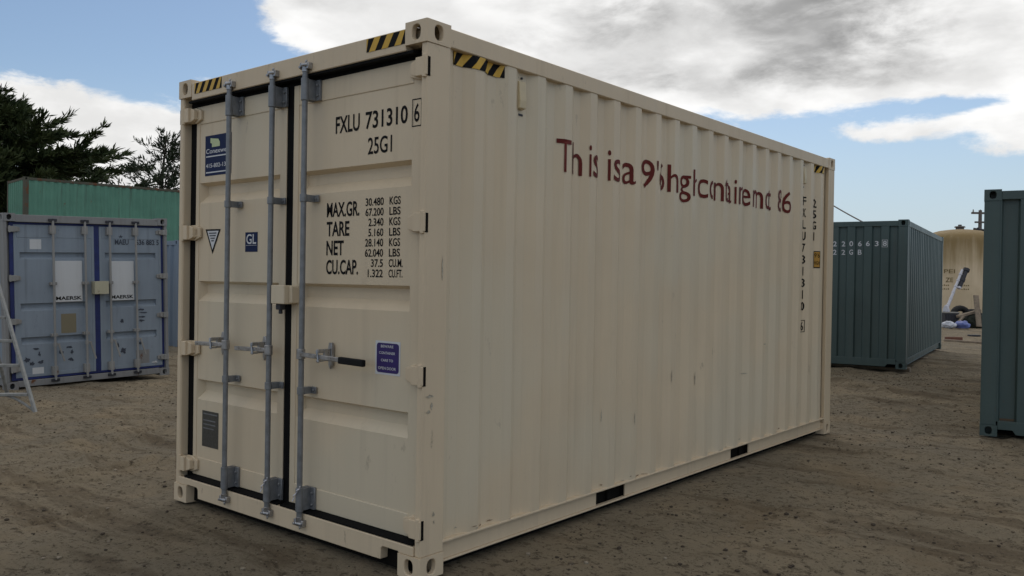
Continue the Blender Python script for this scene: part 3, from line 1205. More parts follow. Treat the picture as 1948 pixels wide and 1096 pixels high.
def on_side(off):
    return lambda u, v: (W20 - .004 - depth_at(SK, u) + off, u, v)


for a, b in ((.236, .640), (5.50, 5.84)):
    bm = bmesh.new()
    rect_bm(bm, a, b, 2.712, 2.782)
    finish_bm(bm, 'hazard_tape', on_side(.0040), M['black_print'], main, SCUT)
    finish_bm(slashes(a, b, 2.712, 2.782, 4, .055, .22), 'hazard_stripes', on_side(.0055), M['yellow'], main, SCUT)
letters = [
    ('T', 1.165, 1.285), ('h', 1.325, 1.445), ('i', 1.490, 1.512), ('s', 1.535, 1.635), None,
    ('i', 1.735, 1.757), ('s', 1.780, 1.880), None, ('a', 1.940, 2.060), None, ('9', 2.195, 2.325), ("'", 2.350, 2.372), ('6', 2.392, 2.520), None,
    ('h', 2.555, 2.670), ('i', 2.705, 2.727), ('g', 2.755, 2.880), ('h', 2.910, 3.020), None,
    ('c', 3.055, 3.165), ('o', 3.190, 3.300), ('n', 3.335, 3.445), ('t', 3.465, 3.525), ('a', 3.550, 3.655), ('i', 3.685, 3.707), ('n', 3.735, 3.840), ('e', 3.870, 3.985), ('r', 4.020, 4.085), None,
    ('n', 4.145, 4.260), ('o', 4.285, 4.395), ('t', 4.415, 4.485), None, ('8', 4.570, 4.685), ("'", 4.710, 4.730), ('6', 4.755, 4.880), None]
zb, cap, xh = 2.240, .204, .150
parts, word = [], []
for it in letters:
    if it is None:
        parts.append(merge_bm(word))
        word = []
        continue
    ch, a, b = it
    v0, v1 = zb, zb + cap
    if ch in 'saconer':
        v1 = zb + xh
    if ch == 'g':
        v0, v1 = zb - .058, zb + xh
    if ch == 't':
        v1 = zb + .190
    if ch == "'":
        v0 = zb + cap - .070
    word.append(text_bm(ch, (a, b, v0, v1), .002))
for p_ in parts:
    finish_bm(p_, 'red_lettering', on_side(.0045), M['red_print'], main, SCUT)
parts = []
for i, ch in enumerate('FXLU731310'):
    zt = 2.440 - i * .1165
    parts.append(text_bm(ch, (5.275 if ch != '1' else 5.30, 5.345 if ch != '1' else 5.322, zt - .085, zt), .012))
parts.append(text_bm('6', (5.275, 5.335, 1.105, 1.195), .012))
fr = bmesh.new()
for a in ((5.26, 5.352, 1.205, 1.211), (5.26, 5.352, 1.09, 1.096), (5.26, 5.266, 1.096, 1.205), (5.346, 5.352, 1.096, 1.205)):
    rect_bm(fr, *a)
for i, ch in enumerate('25G1'):
    zt = 2.438 - i * .112
    parts.append(text_bm(ch, (5.555 if ch != '1' else 5.58, 5.625 if ch != '1' else 5.602, zt - .085, zt), .012))
parts[10] = merge_bm([parts[10], fr])
for p_ in parts:
    finish_bm(p_, 'vertical_number', on_side(.0045), M['black_print'], main, SCUT)
bm = bmesh.new()
rect_bm(bm, 5.598, 5.682, 1.736, 1.910)
finish_bm(bm, 'orange_sticker', on_side(.0045), M['black_print'], main, SCUT)
bm = bmesh.new()
rect_bm(bm, 5.604, 5.672, 1.746, 1.900)
finish_bm(bm, 'orange_sticker_face', on_side(.0052), M['orange'], main, SCUT)
for p_ in (text_bm("9'6", (5.610, 5.670, 1.842, 1.890), .01), text_bm('HIGH', (5.610, 5.670, 1.770, 1.810), .01)):
    finish_bm(p_, 'orange_sticker_print', on_side(.0060), M['black_print'], main, SCUT)
# scrapes and grime marks along the bottom lip, the post and the wall
rs = random.Random(77)


def blot(u, v, ru, rv, seed):
    rr = random.Random(seed)
    bm = bmesh.new()
    n = 15
    bm.faces.new([bm.verts.new((u + ru * math.cos(2 * PI * q / n) * rr.uniform(.35, 1.15), v + rv * math.sin(2 * PI * q / n) * rr.uniform(.35, 1.15), 0)) for q in range(n)])
    return bm


M['scuff'] = plain('grey_scuff', (.40, .36, .285), .8, 0, .4, 60)
M['scuff_rust'] = plain('rust_scuff', (.22, .15, .095), .85, 0, .4, 60)
for i in range(16):
    u = .28 + 4.6 * rs.random() ** 1.4
    v = .176 + .035 * rs.random() ** 2
    finish_bm(blot(u, v, rs.uniform(.010, .035), rs.uniform(.002, .006), 300 + i), 'scuff_mark', on_side(.0045), M['scuff_rust'] if i % 3 else M['scuff'], main, SCUT)
for i, (u, v, ru, rv) in enumerate(((.060, .95, .030, .012), (.075, .90, .012, .028), (.052, .87, .02, .01), (.14, 1.62, .006, .07), (.10, .33, .010, .014), (.105, .29, .006, .010), (2.62, .86, .007, .06), (3.06, .80, .008, .07), (3.95, .78, .05, .006), (4.32, 1.02, .04, .006), (4.36, .99, .008, .03), (1.72, .66, .006, .05), (2.1, .60, .007, .06))):
    finish_bm(blot(u, v, ru, rv, 500 + i), 'scuff_mark', (lambda a, b: (W20 - .0015, a, b)) if u < .176 else on_side(.0045), M['scuff'], main, SCUT)
# ventilators
for y0 in (.800, 5.257):
    mb = MB()
    mb.prism([(W20 - .046, 2.730), (W20 - .018, 2.722), (W20 - .008, 2.610), (W20 - .012, 2.566), (W20 - .046, 2.560)], 'y', y0 - .028, y0 + .032)
    mb.build('ventilator', M['vent'], main, bevel=.004, seg=2)
    mb = MB()
    mb.box(W20 - .0455, W20 - .043, y0 - .035, y0 + .04, 2.528, 2.540)
    mb.build('ventilator_drip_slot', M['dark_machine'], main)
    for q in (-.02, .022):
        mb = MB()
        mb.cyl((W20 - .046, y0 + q, 2.748), (W20 - .036, y0 + q, 2.748), .007, 8)
        mb.build('ventilator_screw', M['dark_machine'], main)

# ------------------------------------------------------------------ the faded blue container on the left
HS = 2.591
blue = container('shipping_container', L20, HS, M['blue'], M['blue_frame'], (-10.375, 1.77, -.167), 1.521, -.029, pockets=None)
tag(blue, 'faded blue shipping container with white panels on its closed doors', 'container')
mb = MB()
mb.box(.162, W20 - .162, .004, .060, 2.465, 2.572)
mb.build('door_header', M['blue_frame'], blue, bevel=.004)
mb = MB()
mb.box(.162, W20 - .162, .004, .060, .035, .125)
mb.build('door_sill', M['blue_frame'], blue, bevel=.004)
BB = [(2.022, 1.915), (1.262, 1.150), (.758, .650)]
bl = door_leaf(blue, .150, 1.285, .165, 2.430, .22, 2.24, BB, .230, 1.150, M['blue'])
br = door_leaf(blue, 1.365, 2.350, .165, 2.430, .22, 2.24, BB, 1.450, 2.262, M['blue'])
seal_frame(bl, .150, 1.285, .165, 2.430, M['blue_seal'], wl=.055, wr=.039, zt=.034, zb=.035)
seal_frame(br, 1.365, 2.350, .165, 2.430, M['blue_seal'], wl=.0395, wr=.05, zt=.034, zb=.035)
for z in (2.36, 1.64, 1.0, .30):
    hinge(bl, .150, z, -1, M['old_bar'], h=.09)
    hinge(br, 2.350, z, 1, M['old_bar'], h=.09)
for dd, x in ((bl, .668), (bl, 1.128), (br, 1.500), (br, 1.909)):
    yb = -.014
    mb = MB()
    mb.cyl((x, yb, .10), (x, yb, 2.50), .017, 12)
    mb.build('locking_bar', M['old_bar'], dd, smooth=40)
    mb = MB()
    for z0, z1 in ((2.30, 2.42), (.17, .30)):
        mb = MB()
        mb.box(x - .04, x + .04, yb - .004, .0615, z0, z1)
        mb.cyl((x, yb, z0 - .006), (x, yb, z1 + .006), .024, 12)
        mb.build('bar_guide', M['old_bar'], dd, bevel=.003, smooth=40)
    for z in (.775, 1.55):
        mb = MB()
        mb.box(x - .045, x + .045, yb + .002, .0615, z - .022, z + .022)
        mb.cyl((x, yb, z - .026), (x, yb, z + .026), .024, 12)
        mb.build('bar_guide', M['old_bar'], dd, bevel=.003, smooth=40)
    for zc, s in ((2.505, 1), (.098, -1)):
        mb = MB()
        mb.box(x - .06, x + .055, -.026, .0045, zc - .022, zc + .018)
        mb.cyl((x, yb, zc - .01), (x, yb, zc + .02 * s), .02, 10)
        mb.build('cam_lock', M['dark_machine'], dd, bevel=.003)
    mb = MB()
    hx = 1
    mb.obox((x + .085 * hx, yb - .012, .505), ((hx * .3, 0, -1), (0, 1, 0), (1, 0, .3)), (.14, .008, .012))
    mb.cyl((x, yb, .60), (x, yb, .66), .026, 10)
    mb.box(x + .02, x + .07, yb - .01, yb + .02, .62, .645)
    mb.build('handle', M['old_bar'], dd, bevel=.002)


def on_blue(y):
    return lambda u, v: (u, y, v)


def rects(lst):
    bm = bmesh.new()
    for r in lst:
        rect_bm(bm, *r)
    return bm


YB = .0655
for dd, (a, b, c, d) in ((bl, (.698, 1.095, 1.268, 1.893)), (br, (1.515, 1.890, 1.262, 1.888))):
    mb = MB()
    mb.box(a, b, .040, .0640, c, d)
    mb.build('white_panel', M['white_panel'], dd, bevel=.004)
    bm = text_bm('MAERSK', (a + .012, b - .012, c + .028, c + .085), .03)
    finish_bm(bm, 'panel_lettering', on_blue(.0385), M['black_print'], dd)
finish_bm(rects([(.368, .527, 2.068, 2.215)]), 'paper_notice', on_blue(YB), M['white_panel'], bl)
finish_bm(rects([(.370, .528, .205, .300)]), 'paper_notice', on_blue(YB - .004), M['white_panel'], bl)
finish_bm(rects([(.785, 1.003, .790, 1.085)]), 'tan_patch', on_blue(YB), M['tan_panel'], bl)
finish_bm(rects([(1.913, 2.134, .20, .441)]), 'grey_patch', on_blue(YB), M['blue_frame'], br)
for p_ in [text_bm('MAEU', (1.606, 1.823, 2.150, 2.235), .02), text_bm('636 882 5', (1.940, 2.318, 2.150, 2.235), .02), text_bm('★', (1.66, 1.74, 2.252, 2.31))]:
    finish_bm(p_, 'container_number', on_blue(YB - .004), M['faded_print'], br)
# scars where old decals were torn off
for i, (dd, cx, cz, rx, rz) in enumerate(((bl, .47, .50, .02, .05), (bl, .43, .58, .05, .018), (bl, .93, .50, .025, .05), (bl, .90, .57, .06, .02), (bl, .78, .50, .04, .04), (br, 1.63, .55, .022, .07), (br, 2.0, .56, .03, .03), (br, 1.70, .93, .03, .05), (bl, .30, .42, .05, .05), (bl, .92, .38, .05, .03), (br, 2.22, .22, .05, .03), (br, 2.02, 1.10, .06, .018), (br, 2.03, 1.05, .07, .016), (br, 2.02, .98, .06, .018), (br, 2.01, .92, .055, .018), (br, 1.72, .45, .06, .05), (bl, .36, .36, .04, .04), (bl, .50, .38, .05, .03))):
    bm = bmesh.new()
    rr = random.Random(40 + i)
    n = 13
    bm.faces.new([bm.verts.new((cx + rx * math.cos(2 * PI * k / n) * rr.uniform(.4, 1.2), cz + rz * math.sin(2 * PI * k / n) * rr.uniform(.4, 1.2), 0)) for k in range(n)])
    finish_bm(bm, 'decal_scar', on_blue(YB - .003), M['faded_print'] if i not in (10,) else M['white_panel'], dd)
mb = MB()
mb.box(1.235, 1.440, -.09, .061, 1.375, 1.575)
mb.box(1.232, 1.330, -.094, -.091, 1.38, 1.57)
mb.build('lock_box', M['cream_box'], bl, bevel=.005)

# ------------------------------------------------------------------ teal stack, light blue box, dark green boxes
th = math.radians(-7)
ty, tx = math.cos(th), math.sin(th)
near = Vector((-31.31, 9.77, 0))
loc = near - Vector((math.cos(th) * W20, math.sin(th) * W20, 0))
for i, z in enumerate((0.0, HS + .002)):
    t = container('shipping_container', 12.192, HS, M['teal'], M['teal_post'], (loc.x, loc.y, z - .02), th, doors=False, pockets=None)
    tag(t, ('teal green container carrying another one, mostly hidden behind the blue container', 'teal green container with rusty corner post, upper of the stack below the trees')[i], 'container', 'teal containers in the stack')
lbx = container('shipping_container', L20, HS, M['lightblue'], M['lightblue'], (-14.85, 6.86, -.24), math.radians(87.5), doors=False, pockets=None)
tag(lbx, 'light blue container, a sliver seen between the faded blue and beige ones', 'container')

yg = math.radians(7.56)
R = Matrix.Rotation(yg + PI, 3, 'Z')
cn = Vector((-.955, 12.546, .130))
p0 = cn - R @ Vector((0, L20, 0))
gk = knots(.12, W20 - .12, .155, .2785, .125, .022, .012, .050)
gm = container('shipping_container', L20, HS, M['dkgreen'], M['dkgreen'], p0, yg + PI, doors=False, pockets=None, endk=gk)
tag(gm, 'dark green container with white stencilled numbers on its end wall', 'container', 'dark green containers')
# white numbers, one character on every flat of the wall; the wall is seen from outside, so u runs against local x


def on_gend(u, v):
    x = W20 - u
    return (x, L20 - depth_at(gk, x) + .0045, v)


def gtext(s, us, z0, z1):
    return [text_bm(ch, (u, u + (.062 if ch != '1' else .02), z0, z1), .012) for ch, u in zip(s, us)]


us = [.98 + .1335 * i + .0 for i in range(3)]
row = [1.205 + .1385 * i for i in range(7)]
parts = gtext('2206638', row, 2.135, 2.225) + gtext('22GB', row[:4], 1.985, 2.075)
fr = bmesh.new()
u8 = row[6]
for a in ((u8 - .016, u8 + .078, 2.237, 2.243), (u8 - .016, u8 + .078, 2.115, 2.121), (u8 - .016, u8 - .010, 2.121, 2.237), (u8 + .072, u8 + .078, 2.121, 2.237)):
    rect_bm(fr, *a)
parts[6] = merge_bm([parts[6], fr])
for p_ in parts:
    finish_bm(p_, 'container_number', on_gend, M['white_print'], gm, sorted(W20 - s for s, d in gk))
# timbers it stands on
for i, yy in enumerate((.5, 3.0, 5.6)):
    mb = MB()
    mb.box(-.02, W20 + .02, -.09, .09, -.09, -.002)
    o = mb.build('timber_sleeper', M['timber'], None, bevel=.006)
    o.location = p0 + R @ Vector((0, yy, 0))
    o.rotation_euler = (0, 0, yg + PI)
    tag(o, ('weathered timber sleeper under the hidden far end of the numbered dark green container',
            'weathered timber sleeper under the middle of the numbered dark green container',
            'weathered timber sleeper under the near end of the numbered dark green container')[i], 'timber', 'sleepers under the dark green container')

yr = math.radians(10)
R2 = Matrix.Rotation(yr + PI, 3, 'Z')
cn = Vector((1.236, 7.0, .004))
p1 = cn - R2 @ Vector((W20, L20, 0))
gr = container('shipping_container', L20, HS, M['dkgreen'], M['dkgreen'], p1, yr + PI, doors=False, pockets=None,
               endk=[(W20 - a, d) for a, d in reversed([(.12, .012), (.165, .012), (.180, .062), (.315, .062), (.335, .012), (.52, .012), (.535, .062), (.68, .062), (.70, .012), (.90, .012), (.915, .062), (1.06, .062), (1.08, .012), (1.28, .012), (1.295, .062), (1.44, .062), (1.46, .012), (1.66, .012), (1.675, .062), (1.82, .062), (1.84, .012), (2.05, .012), (2.065, .062), (2.21, .062), (2.23, .012), (2.318, .012)])])
tag(gr, 'dark green container cut off by the right edge of the picture', 'container', 'dark green containers')

# ------------------------------------------------------------------ storage tank
tc_ = Vector((-5.47, 37.88, 0))
tank = empty('storage_tank', tc_)
tank.scale = (1.05, 1.05, 1.05)
tag(tank, 'rust stained cream storage tank behind the dark green containers', 'tank')
prof = [(1.42, 0), (1.42, 3.36), (1.405, 3.46), (1.36, 3.56), (1.27, 3.65), (1.1, 3.74), (.8, 3.83), (.4, 3.885), (.0, 3.90)]
n = 40
mb = MB()
vs, fs = [], []
for r, z in prof[:-1]:
    for k in range(n):
        a = 2 * PI * k / n
        vs.append((r * math.cos(a), r * math.sin(a), z))
for i in range(len(prof) - 2):
    for k in range(n):
        j = (k + 1) % n
        fs.append((i * n + k, i * n + j, (i + 1) * n + j, (i + 1) * n + k))
fs.append(tuple(range((len(prof) - 2) * n, (len(prof) - 1) * n)))
mb.add(vs, fs)
mb.build('tank_shell', M['tank'], tank, smooth=35)
mb = MB()
for z in (.02,):
    vs = []
    for k in range(n):
        a = 2 * PI * k / n
        for r, zz in ((1.423, z - .02), (1.445, z - .01), (1.445, z + .02), (1.423, z + .03)):
            vs.append((r * math.cos(a), r * math.sin(a), zz))
    mb.add(vs, [(4 * k + q, 4 * k + q + 1, 4 * ((k + 1) % n) + q + 1, 4 * ((k + 1) % n) + q) for k in range(n) for q in range(3)])
mb.build('tank_hoop', M['tank'], tank)
mb = MB()
mb.cyl((0, 0, 3.87), (0, 0, 3.98), .16, 14)
mb.cyl((0, 0, 3.98), (0, 0, 4.03), .22, 14, .19)
mb.cyl((0, 0, 4.03), (0, 0, 4.10), .07, 10)
mb.build('tank_cap', M['pole_wood'], tank, bevel=.01)
mb = MB()
mb.cyl((.62, .3, 3.80), (.62, .3, 3.98), .05, 10)
mb.cyl((.45, .3, 3.93), (.95, .25, 3.84), .05, 10)
mb.build('tank_pipe', M['dark_machine'], tank)
dv = (Vector((3.12, -3.06, 0)) - tc_)
a0 = math.atan2(dv.y, dv.x)


def on_tank(u, v):
    a = a0 + u / 1.42
    return (1.424 * math.cos(a), 1.424 * math.sin(a), v)


tx = [text_bm('PEI', (-.55, -.14, 2.06, 2.22), .01), text_bm('ZE', (-.48, -.20, 1.70, 1.88), .01)]
for z in (1.55, 1.40):
    for u0, nn in ((-.62, 4), (.10, 4)):
        bm = bmesh.new()
        for i in range(nn):
            rect_bm(bm, u0 + i * .075, u0 + i * .075 + .045, z, z + (.03, .055, .04, .05)[i])
        tx.append(bm)
for p_ in tx:
    finish_bm(p_, 'tank_lettering', on_tank, M['tank_print'], tank, [x * .1 for x in range(-9, 9)])

# ------------------------------------------------------------------ junk by the tank


def gz(x, y):
    return float(ground_h(np.array([x]), np.array([y]))[0])


# white boom standing on a black crate
bm_e = empty('leaning_boom', (-5.02, 33.70, .60))
tag(bm_e, 'white metal boom with dark motor leaning over the black crate', 'boom')
p, q = Vector((0, 0, .06)), Vector((.36, .90, 1.68))
mb = MB()
mb.tube([p, p.lerp(q, .5), q], [.058, .052, .046], 10)
for i in range(6):
    c = p.lerp(q, .12 + i * .15)
    mb.tube([c, p.lerp(q, .145 + i * .15)], .066, 10)
mb.build('boom_tube', M['white_metal'], bm_e, smooth=40)
dwn = (p - q).normalized()
off = Vector((.12, .09, -.02))
mb = MB()
mb.tube([q + off, q + off + dwn * .78], .085, 12)
mb.tube([q + off - dwn * .06, q + off + dwn * .05], .125, 12)
mb.tube([q + off + dwn * .40, q + off + dwn * .52], .105, 12)
mb.build('boom_motor', M['dark_machine'], bm_e, smooth=40)
mb = MB()
mb.tube([q + off + dwn * .78, q + off + dwn * .86], .075, 12)
mb.build('motor_cap', M['white_metal'], bm_e)
mb = MB()
mb.prism([(-.12, -.005), (.12, -.005), (.11, .10), (.05, .26), (-.03, .28), (-.11, .12)], 'y', -.08, .08)
mb.build('boom_foot', M['white_metal'], bm_e, bevel=.02)
cr = empty('crate', (-4.93, 33.80, 0))
cr.rotation_euler = (0, 0, math.radians(39))
tag(cr, 'black plastic crate with pale rim under the white boom', 'crate')
mb = MB()
mb.prism([(-.24, .0), (.24, .0), (.27, .55), (-.27, .55)], 'y', -.22, .22)
for i in range(5):
    mb.box(-.235 + i * .11, -.205 + i * .11, -.232, -.219, .05, .50)
mb.build('crate_body', M['dark_machine'], cr, bevel=.01)
mb = MB()
mb.box(-.29, .29, -.24, .24, .551, .595)
mb.build('crate_rim', M['concrete'], cr, bevel=.008)


def torus(mb, c, axis, R_, r_, n=20, m=8):
    axis = Vector(axis).normalized()
    u = axis.orthogonal().normalized()
    w = axis.cross(u)
    vs, fs = [], []
    for i in range(n):
        a = 2 * PI * i / n
        d = u * math.cos(a) + w * math.sin(a)
        for k in range(m):
            b = 2 * PI * k / m
            vs.append(Vector(c) + d * (R_ + r_ * math.cos(b)) + axis * (r_ * 1.2 * math.sin(b)))
    for i in range(n):
        for k in range(m):
            fs.append((i * m + k, ((i + 1) % n) * m + k, ((i + 1) % n) * m + (k + 1) % m, i * m + (k + 1) % m))
    mb.add(vs, fs)


tyres = [((-4.69, 34.60, .42), (.60, -.76, .20), 'black tyre standing upright behind the blue tarpaulin'),
         ((-4.30, 34.75, .34), (.2, -.7, .65), 'black tyre leaning behind the pale timber beam')]
for c, ax_, lab in tyres:
    mb = MB()
    torus(mb, (0, 0, 0), ax_, .30, .12)
    o = mb.build('tyre', M['tyre'], None, smooth=60)
    o.location = (c[0], c[1], c[2] + .02)
    tag(o, lab, 'tyre', 'tyres in the junk heap')


def lump(name, c, r, mat, seed, label, cat, group=None):
    bm = bmesh.new()
    bmesh.ops.create_icosphere(bm, subdivisions=4, radius=1)
    P = np.array([v.co[:] for v in bm.verts])
    nz = .55 * smooth_noise(P[:, 0] * 1.6 + 9, P[:, 1] * 1.6 + P[:, 2] * 1.3 + 9, seed) + .30 * smooth_noise(P[:, 0] * 4 + 30, P[:, 1] * 4 - P[:, 2] * 3 + 30, seed + 1) + .12 * smooth_noise(P[:, 0] * 9 + 30, P[:, 1] * 9 + P[:, 2] * 8 + 30, seed + 2)
    for v, f in zip(bm.verts, nz):
        k = 1 + f
        v.co = (v.co.x * k * r[0], v.co.y * k * r[1], max(v.co.z * k, -.75) * r[2])
    me = bpy.data.meshes.new(name)
    bm.to_mesh(me)
    bm.free()
    me.shade_smooth()
    me.materials.append(mat)
    o = bpy.data.objects.new(name, me)
    COL.objects.link(o)
    o.location = c
    tag(o, label, cat, group)
    return o


lump('plastic_sack', (-4.62, 32.33, .14), (.26, .22, .17), M['white_bag'], 50, 'crumpled white plastic sack lying in front of the black crate', 'sack')
lump('tarpaulin', (-4.25, 32.73, .15), (.25, .22, .18), M['blue_bag'], 60, 'crumpled blue tarpaulin beside the white sack', 'tarpaulin')
lump('scrap_heap', (-4.28, 34.42, .20), (.50, .36, .32), M['dark_heap'], 70, 'dark green covered heap under the pale timber beam', 'scrap heap')


def plank(c, direction, half, mat, label, upv=(0, 0, 1)):
    d = Vector(direction).normalized()
    u = Vector(upv)
    s = d.cross(u).normalized()
    u = s.cross(d)
    mb = MB()
    mb.obox((0, 0, 0), (d, s, u), half)
    o = mb.build('timber_plank', mat, None, bevel=.008)
    o.location = c
    tag(o, label, 'plank', 'timber lying near the tank')
    return o


plank((-4.30, 34.12, .55), (.48, .92, .20), (.62, .075, .05), M['timber'], 'pale timber beam propped on the dark green heap')
plank((-4.00, 34.13, .66), (-.16, .28, 1.0), (.64, .10, .03), M['timber'], 'grey board standing on end at the right of the junk heap', (.64, -.77, 0))
plank((-4.45, 33.40, .30), (.30, .55, .55), (.22, .05, .03), M['timber'], 'short pale stick leaning between the tarpaulin and the crate')
plank((-2.72, 24.28, gz(-2.72, 24.28) + .06), (.78, .62, .0), (.24, .05, .055), M['red_timber'], 'short reddish timber plank lying beside the numbered dark green container')
plank((-2.28, 23.55, gz(-2.28, 23.55) + .045), (.86, -.20, .0), (.55, .06, .03), M['timber'], 'long pale board lying flat in front of the reddish plank')
plank((-2.95, 28.2, gz(-2.95, 28.2) + .03), (.70, .71, .0), (.16, .12, .025), M['dark_machine'], 'small dark board lying flat on the sand before the tarpaulin')

# ------------------------------------------------------------------ step ladder at the left edge
lad = empty('step_ladder', (-7.345 - .66 * 1.0, .995 - .75 * 1.0, gz(-7.6, .8)))
tag(lad, 'aluminium tripod step ladder standing before the faded blue container', 'ladder')
rt = Vector((.66, .75, 0)).normalized()        # ladder's width direction
bk = Vector((-.75, .66, 0)).normalized()       # leaning direction
Hh, Wb, Wt, lean = 2.45, 1.0, .13, .45


def lp(s, z):
    t = z / Hh
    return rt * (s * (Wb + (Wt - Wb) * t)) + bk * (lean * t) + Vector((0, 0, z))


for s in (-1, 1):
    mb = MB()
    d = (lp(s, Hh) - lp(s, 0)).normalized()
    mb.obox((lp(s, 0) + lp(s, Hh)) / 2, (d, rt, d.cross(rt)), ((lp(s, Hh) - lp(s, 0)).length / 2, .014, .038))
    mb.build('rail', M['alu'], lad, bevel=.004)
for z in (.22, .55, .83, 1.10, 1.37, 1.64, 1.91, 2.18):
    mb = MB()
    a, b = lp(-1, z), lp(1, z)
    mb.obox((a + b) / 2, (rt, bk, (0, 0, 1)), ((b - a).length / 2 - .012, .045, .016))
    mb.build('step', M['alu'], lad, bevel=.004)
for s in (-1, 1):
    mb = MB()
    pth = []
    for t in np.linspace(0, 1, 9):
        a = lp(s, .03 + .19 * (1 - (1 - t) ** 1.8))
        pth.append(a * 1.0 + rt * (-s * .30 * t) - bk * .012)
    mb.tube(pth, .016, 8)
    mb.build('brace', M['alu'], lad)
mb = MB()
mb.cyl(bk * 1.75 + Vector((0, 0, 0)), lp(0, Hh - .05), .024, 10)
mb.build('rear_leg', M['alu'], lad)
mb = MB()
c = lp(0, Hh)
mb.obox(c, (rt, bk, (0, 0, 1)), (Wt + .03, .09, .02))
mb.build('top_step', M['alu'], lad, bevel=.004)

# ------------------------------------------------------------------ utility pole and cable far behind
pole = empty('utility_pole', (-9.72, 64.25, 0))
tag(pole, 'distant wooden utility pole with crossarm rising behind the tank', 'pole')
mb = MB()
mb.cyl((0, 0, -.2), (0, 0, 7.05), .17, 10, .11)
mb.build('pole_shaft', M['pole_wood'], pole)
mb = MB()
mb.obox((0, 0, 6.85), ((.77, .64, 0), (-.64, .77, 0), (0, 0, 1)), (.62, .06, .07))
mb.build('crossarm', M['pole_wood'], pole, bevel=.01)
mb = MB()
mb.obox((0, -.1, 6.2), ((.77, .64, 0), (-.64, .77, 0), (0, 0, 1)), (.35, .06, .06))
mb.build('crossarm', M['pole_wood'], pole, bevel=.01)
for s in (-.5, 0, .5):
    mb = MB()
    mb.cyl((.77 * s, .64 * s, 6.92), (.77 * s, .64 * s, 7.10), .05, 8, .035)
    mb.build('insulator', M['concrete'], pole)
a, b = Vector((-13.6, 41.3, 6.7)), Vector((-6.2, 31.4, 3.35))
mb = MB()
mb.tube([a.lerp(b, t) - Vector((0, 0, .12 * math.sin(PI * t))) for t in np.linspace(0, 1, 24)], .030, 6)
o = mb.build('overhead_cable', M['pole_wood'], None)
tag(o, 'grey cable slanting down behind the numbered dark green container', 'cable')
for c, h, lab in ((a, a.z, 'wooden pole carrying the high end of the slanting cable, hidden behind the beige container'), (b, b.z, 'short wooden post holding the low end of the slanting cable')):
    mb = MB()
    mb.cyl((0, 0, -.2), (0, 0, h + .1), .11, 10, .08)
    mb.cyl((0, 0, h + .1), (0, 0, h + .14), .09, 10, .05)
    o = mb.build('cable_pole', M['pole_wood'], None)
    o.location = (c.x, c.y, 0)
    tag(o, lab, 'pole')

# ------------------------------------------------------------------ trees


def blades(points, dirs, length, width, rng):
    """elongated leaf sprays: one four-sided blade per point"""
    n = len(points)
    d = dirs / np.linalg.norm(dirs, axis=1, keepdims=True)
    r = rng.normal(size=(n, 3))
    s = np.cross(d, r)
    s /= np.linalg.norm(s, axis=1, keepdims=True) + 1e-9
    L = (length * (.6 + .8 * rng.random((n, 1))))
    Wd = (width * (.6 + .8 * rng.random((n, 1))))
    a = points
    b = points + d * L * .45 + s * Wd
    c = points + d * L
    e = points + d * L * .45 - s * Wd
    V = np.stack([a, b, c, e], 1).reshape(-1, 3)
    F = np.arange(4 * n).reshape(n, 4)
    return V, F


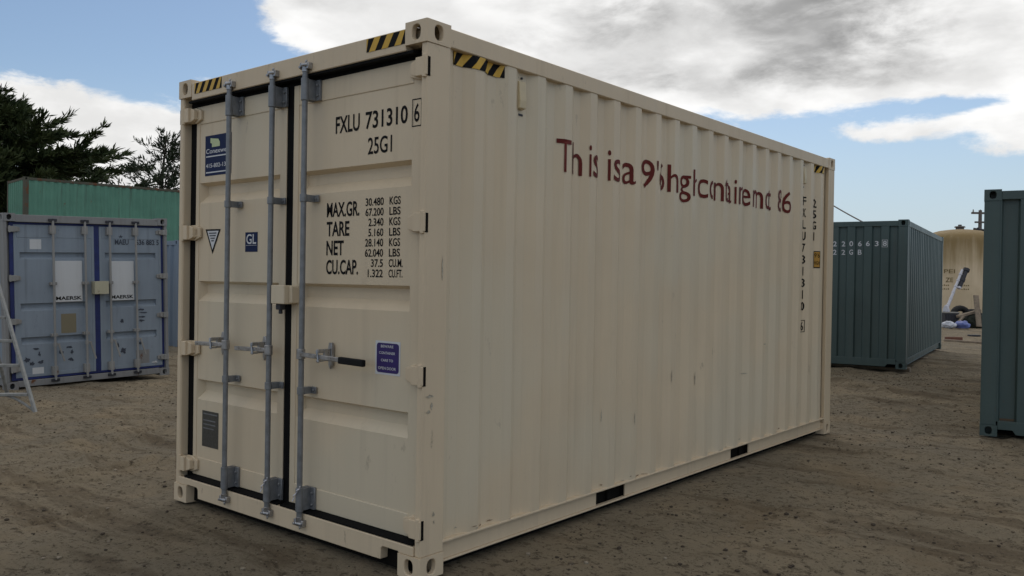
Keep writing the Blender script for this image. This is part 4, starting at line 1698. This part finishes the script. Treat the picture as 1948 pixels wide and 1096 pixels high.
def tree(name, base, height, trunk_r, limbs, curve, spray, label, leafmat, seed, tuft=(.5, .07), group=None):
    rng = np.random.default_rng(seed)
    e = empty(name, base)
    tag(e, label, 'tree', group)
    mb = MB()
    tp = [Vector((.25 * math.sin(t * 3 + seed), .25 * math.cos(t * 2.3 + seed), t * height)) for t in np.linspace(0, 1, 12)]
    tp[0].x = tp[0].y = 0
    mb.tube(tp, [trunk_r * (1 - .93 * t) for t in np.linspace(0, 1, 12)], 10)
    PP, DD = [], []
    for (z0, az, reach, rise) in limbs:
        t0 = z0 / height
        st = tp[0].lerp(tp[-1], t0)
        k = int(min(10, t0 * 11))
        st = tp[k].lerp(tp[k + 1], t0 * 11 - k) if k < 11 else tp[-1]
        ca, sa = math.cos(az), math.sin(az)
        pts = []
        m = 10
        ph = rng.random() * 6
        for i in range(m + 1):
            t = i / m
            rr = reach * t
            zz = z0 + rise * (t ** curve) + .12 * math.sin(5 * t + ph)
            wob = .15 * reach * math.sin(2.2 * t + ph) * t * .5
            pts.append(Vector((st.x + ca * rr - sa * wob, st.y + sa * rr + ca * wob, zz)))
        mb.tube(pts, [max(.012, trunk_r * .24 * (1 - t0 * .6) * (1 - .92 * i / m)) for i in range(m + 1)], 5)
        # side shoots along the outer part of the limb
        ns = max(6, int(spray * reach))
        for j in range(ns):
            t = .22 + .78 * (j + rng.random()) / ns
            i = min(m - 1, int(t * m))
            p0 = np.array(pts[i].lerp(pts[i + 1], t * m - i))
            tan = np.array((pts[i + 1] - pts[i]).normalized())
            side = rng.normal(size=3) * np.array([1, 1, .26])
            dr_ = tan * (.8 + 1.5 * t) + (.80 - .42 * t) * side + np.array([0, 0, .10])
            dr_ /= np.linalg.norm(dr_)
            sl = (.35 + .65 * rng.random()) * (.42 + .26 * reach * (1.05 - t))
            q = max(8, int(sl * 26))
            u = np.sqrt(rng.random(q))[:, None]
            bend = np.array([0, 0, .15 * sl])
            P = p0 + dr_ * sl * u + bend * u ** 2 + rng.normal(size=(q, 3)) * (.045 + .05 * sl) * np.array([1, 1, .40])
            PP.append(P)
            DD.append(dr_ + rng.normal(size=(q, 3)) * .42 + np.array([0, 0, .15]))
    mb.build('trunk', M['bark'], e, smooth=60)
    P, D = np.concatenate(PP), np.concatenate(DD)
    V, F = blades(P, D, tuft[0], tuft[1], rng)
    me = bpy.data.meshes.new('crown')
    me.from_pydata(V.tolist(), [], F.tolist())
    me.materials.append(leafmat)
    o = bpy.data.objects.new('crown', me)
    COL.objects.link(o)
    o.parent = e
    return e


rl = random.Random(5)
limbs = []
H1 = 11.3
for i in range(215):
    z0 = 2.2 + 8.7 * (i / 215) ** .95
    prof_r = min(9.4, (H1 + .35 - z0) * 1.6) * (.62 if z0 < 3.4 else 1)
    reach = prof_r * rl.uniform(.60, 1.08)
    limbs.append((z0, rl.uniform(0, 2 * PI), reach, reach * rl.uniform(.05, .30)))
tree('cypress_tree', (-47.2, 13.6, 0), H1, .55, limbs, 2.3, 6.0, 'broad dark cypress tree spreading above the teal container', M['leaf'], 3, (.44, .045))
limbs = []
H2 = 8.7
for i in range(84):
    z0 = 1.2 + 7.1 * (i / 84)
    reach = min(3.2, .12 + (H2 - z0) * .66) * rl.uniform(.65, 1.15)
    limbs.append((z0, rl.uniform(0, 2 * PI), reach, reach * rl.uniform(.30, .60)))
tree('conifer_tree', (-36.95, 18.4, 0), H2, .24, limbs, 1.25, 4.0, 'smaller dark conifer with upswept branches beside the beige container', M['leaf2'], 9, (.27, .032))

bpy.data.objects.remove(_to)
bpy.data.curves.remove(_tc)
